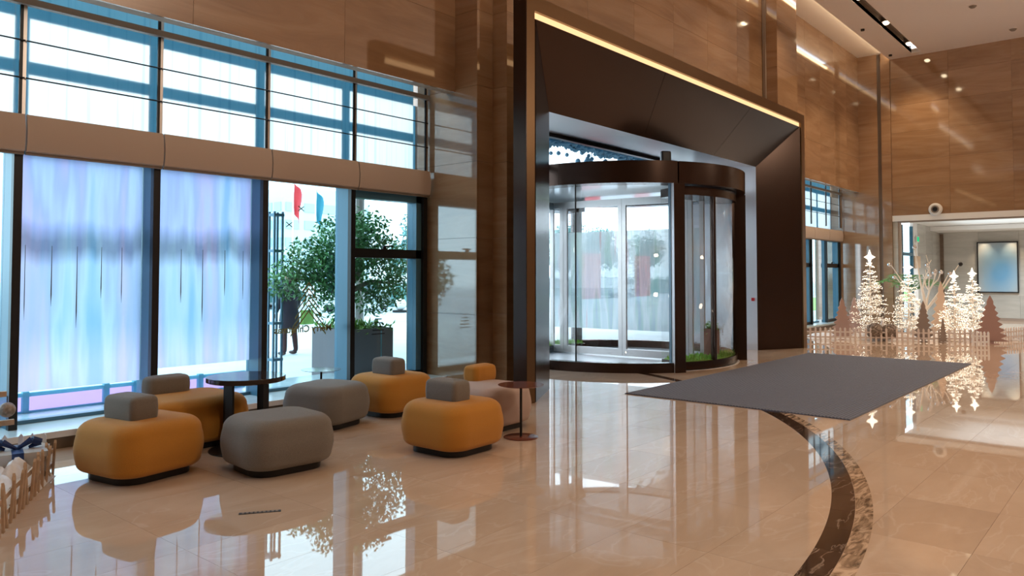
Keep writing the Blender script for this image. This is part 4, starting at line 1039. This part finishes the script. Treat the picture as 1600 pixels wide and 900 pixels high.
for k, (x, y, h, lab) in enumerate(((31.0, 33.5, 5.2, 'hazy tree beyond the road behind the sash pane'), (36.5, 38.0, 6.0, 'hazy tree beyond the road seen at the right of the sash pane'),
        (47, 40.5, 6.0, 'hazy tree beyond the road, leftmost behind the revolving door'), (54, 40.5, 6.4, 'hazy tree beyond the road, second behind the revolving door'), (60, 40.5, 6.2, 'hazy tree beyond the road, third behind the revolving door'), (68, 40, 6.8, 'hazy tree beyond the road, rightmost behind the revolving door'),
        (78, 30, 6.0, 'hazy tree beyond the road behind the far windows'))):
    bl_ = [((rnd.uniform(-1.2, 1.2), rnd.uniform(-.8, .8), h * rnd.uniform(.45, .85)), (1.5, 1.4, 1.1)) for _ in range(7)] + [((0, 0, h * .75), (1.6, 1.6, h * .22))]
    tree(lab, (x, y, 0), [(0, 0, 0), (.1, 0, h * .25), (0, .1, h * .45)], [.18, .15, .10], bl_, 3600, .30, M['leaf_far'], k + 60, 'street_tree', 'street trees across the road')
# flags
for (x, y, h, mat, lab) in ((24.7, 37.6, 7.0, 'red', 'white flagpole with a red flag beyond the clear pane'), (26.5, 38.0, 6.7, 'blue_cloth', 'white flagpole with a blue-green flag beyond the clear pane'), (21.0, 38.0, 6.8, 'blue_cloth', 'white flagpole with a drooping flag at the left of the clear pane')):
    t = thing('flagpole', lab, 'flagpole', (x, y, 0)); MB().tube((0, 0, 0), (0, 0, h + .3), .06, .04, 8).build('pole', M['white'], t)
    b = MB(); vs = []; fs = []
    for i in range(7):
        for j in range(9): vs.append((.06 + i * .10 * (1 - .05 * j) + .03 * math.sin(j), .10 * math.sin(i * 1.3), h - j * .22 - i * .11))
    for i in range(6):
        for j in range(8): a = i * 9 + j; fs.append((a, a + 9, a + 10, a + 1))
    o = b.add(vs, fs).build('flag', M[mat], t); sm = o.modifiers.new('solid', 'SOLIDIFY'); sm.thickness = .01
# buildings
def building(label, loc, w, d, h, nx, nz):
    t = thing('office_building', label, 'building', loc); MB().box(-w/2, w/2, -d/2, d/2, 0, h).build('block', M['building'], t); MB().box(-w*.3, w*.3, -d*.3, d*.3, h, h + 2).build('roof_house', M['building'], t)
    me = MB().box(-w/nx*.35, w/nx*.35, -.15, .15, -h/nz*.25, h/nz*.25).mesh('window', M['building_win'])
    me2 = MB().box(-.15, .15, -d/nx*.35, d/nx*.35, -h/nz*.25, h/nz*.25).mesh('window', M['building_win'])
    for i in range(nx):
        for k in range(nz):
            link('window', me, t, (-w/2 + (i + .5) * w/nx, -d/2, (k + .5) * h/nz)); link('window', me2, t, (-w/2, -d/2 + (i + .5) * d/nx, (k + .5) * h/nz))
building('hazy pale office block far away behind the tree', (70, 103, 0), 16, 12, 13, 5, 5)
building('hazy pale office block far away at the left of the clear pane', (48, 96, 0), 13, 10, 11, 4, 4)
# canopy over the entrance with hanging garland
cn = thing('entrance_canopy', 'flat canopy outside over the entrance with a hanging fringe of ornaments', 'canopy', (16, 11.8, 0))
MB().box(-7, 8, -3.0, 1.2, 5.60, 5.9).build('roof', M['fin'], cn)
for x in (-6.2, 7.2): MB().tube((x, .8, -.005), (x, .8, 5.6), .16, n=16).build('column', M['silver'], cn)
b = MB(); rnd = random.Random(9)
for k in range(900):
    x = rnd.uniform(-7, 8); b.octa((x, 1.2 + rnd.uniform(-.1, .1), 5.42 - .10 * abs(math.sin(x * 2.3)) * rnd.random() + rnd.uniform(-.04, .08)), rnd.uniform(.05, .11))
for k in range(60):
    x = rnd.uniform(-7, 8); L = rnd.uniform(.3, .6); b.tube((x, 1.2, 5.6), (x, 1.2, 5.6 - L), .008, n=3); b.ball((x, 1.2, 5.6 - L), rnd.uniform(.05, .085), 8, 6)
b.box(-7, 8, 1.16, 1.24, 5.4, 5.6)
stuff(b.build('ornament_fringe', M['mullion'], cn))
for (x, y, w, lab) in ((30.0, 21.0, 2.4, 'red banner stand outside, left behind the revolving door'), (36.0, 21.5, 1.6, 'red banner stand outside, right behind the revolving door')):
    t = thing('banner_stand', lab, 'banner', (x, y, 0)); MB().box(-w/2, w/2, -.03, .03, .5, 2.7).build('sheet', M['red'], t)
    for s in (-1, 1): MB().tube((s * w/2, 0, 0), (s * w/2, 0, 2.8), .03, n=8).build('post', M['silver'], t)
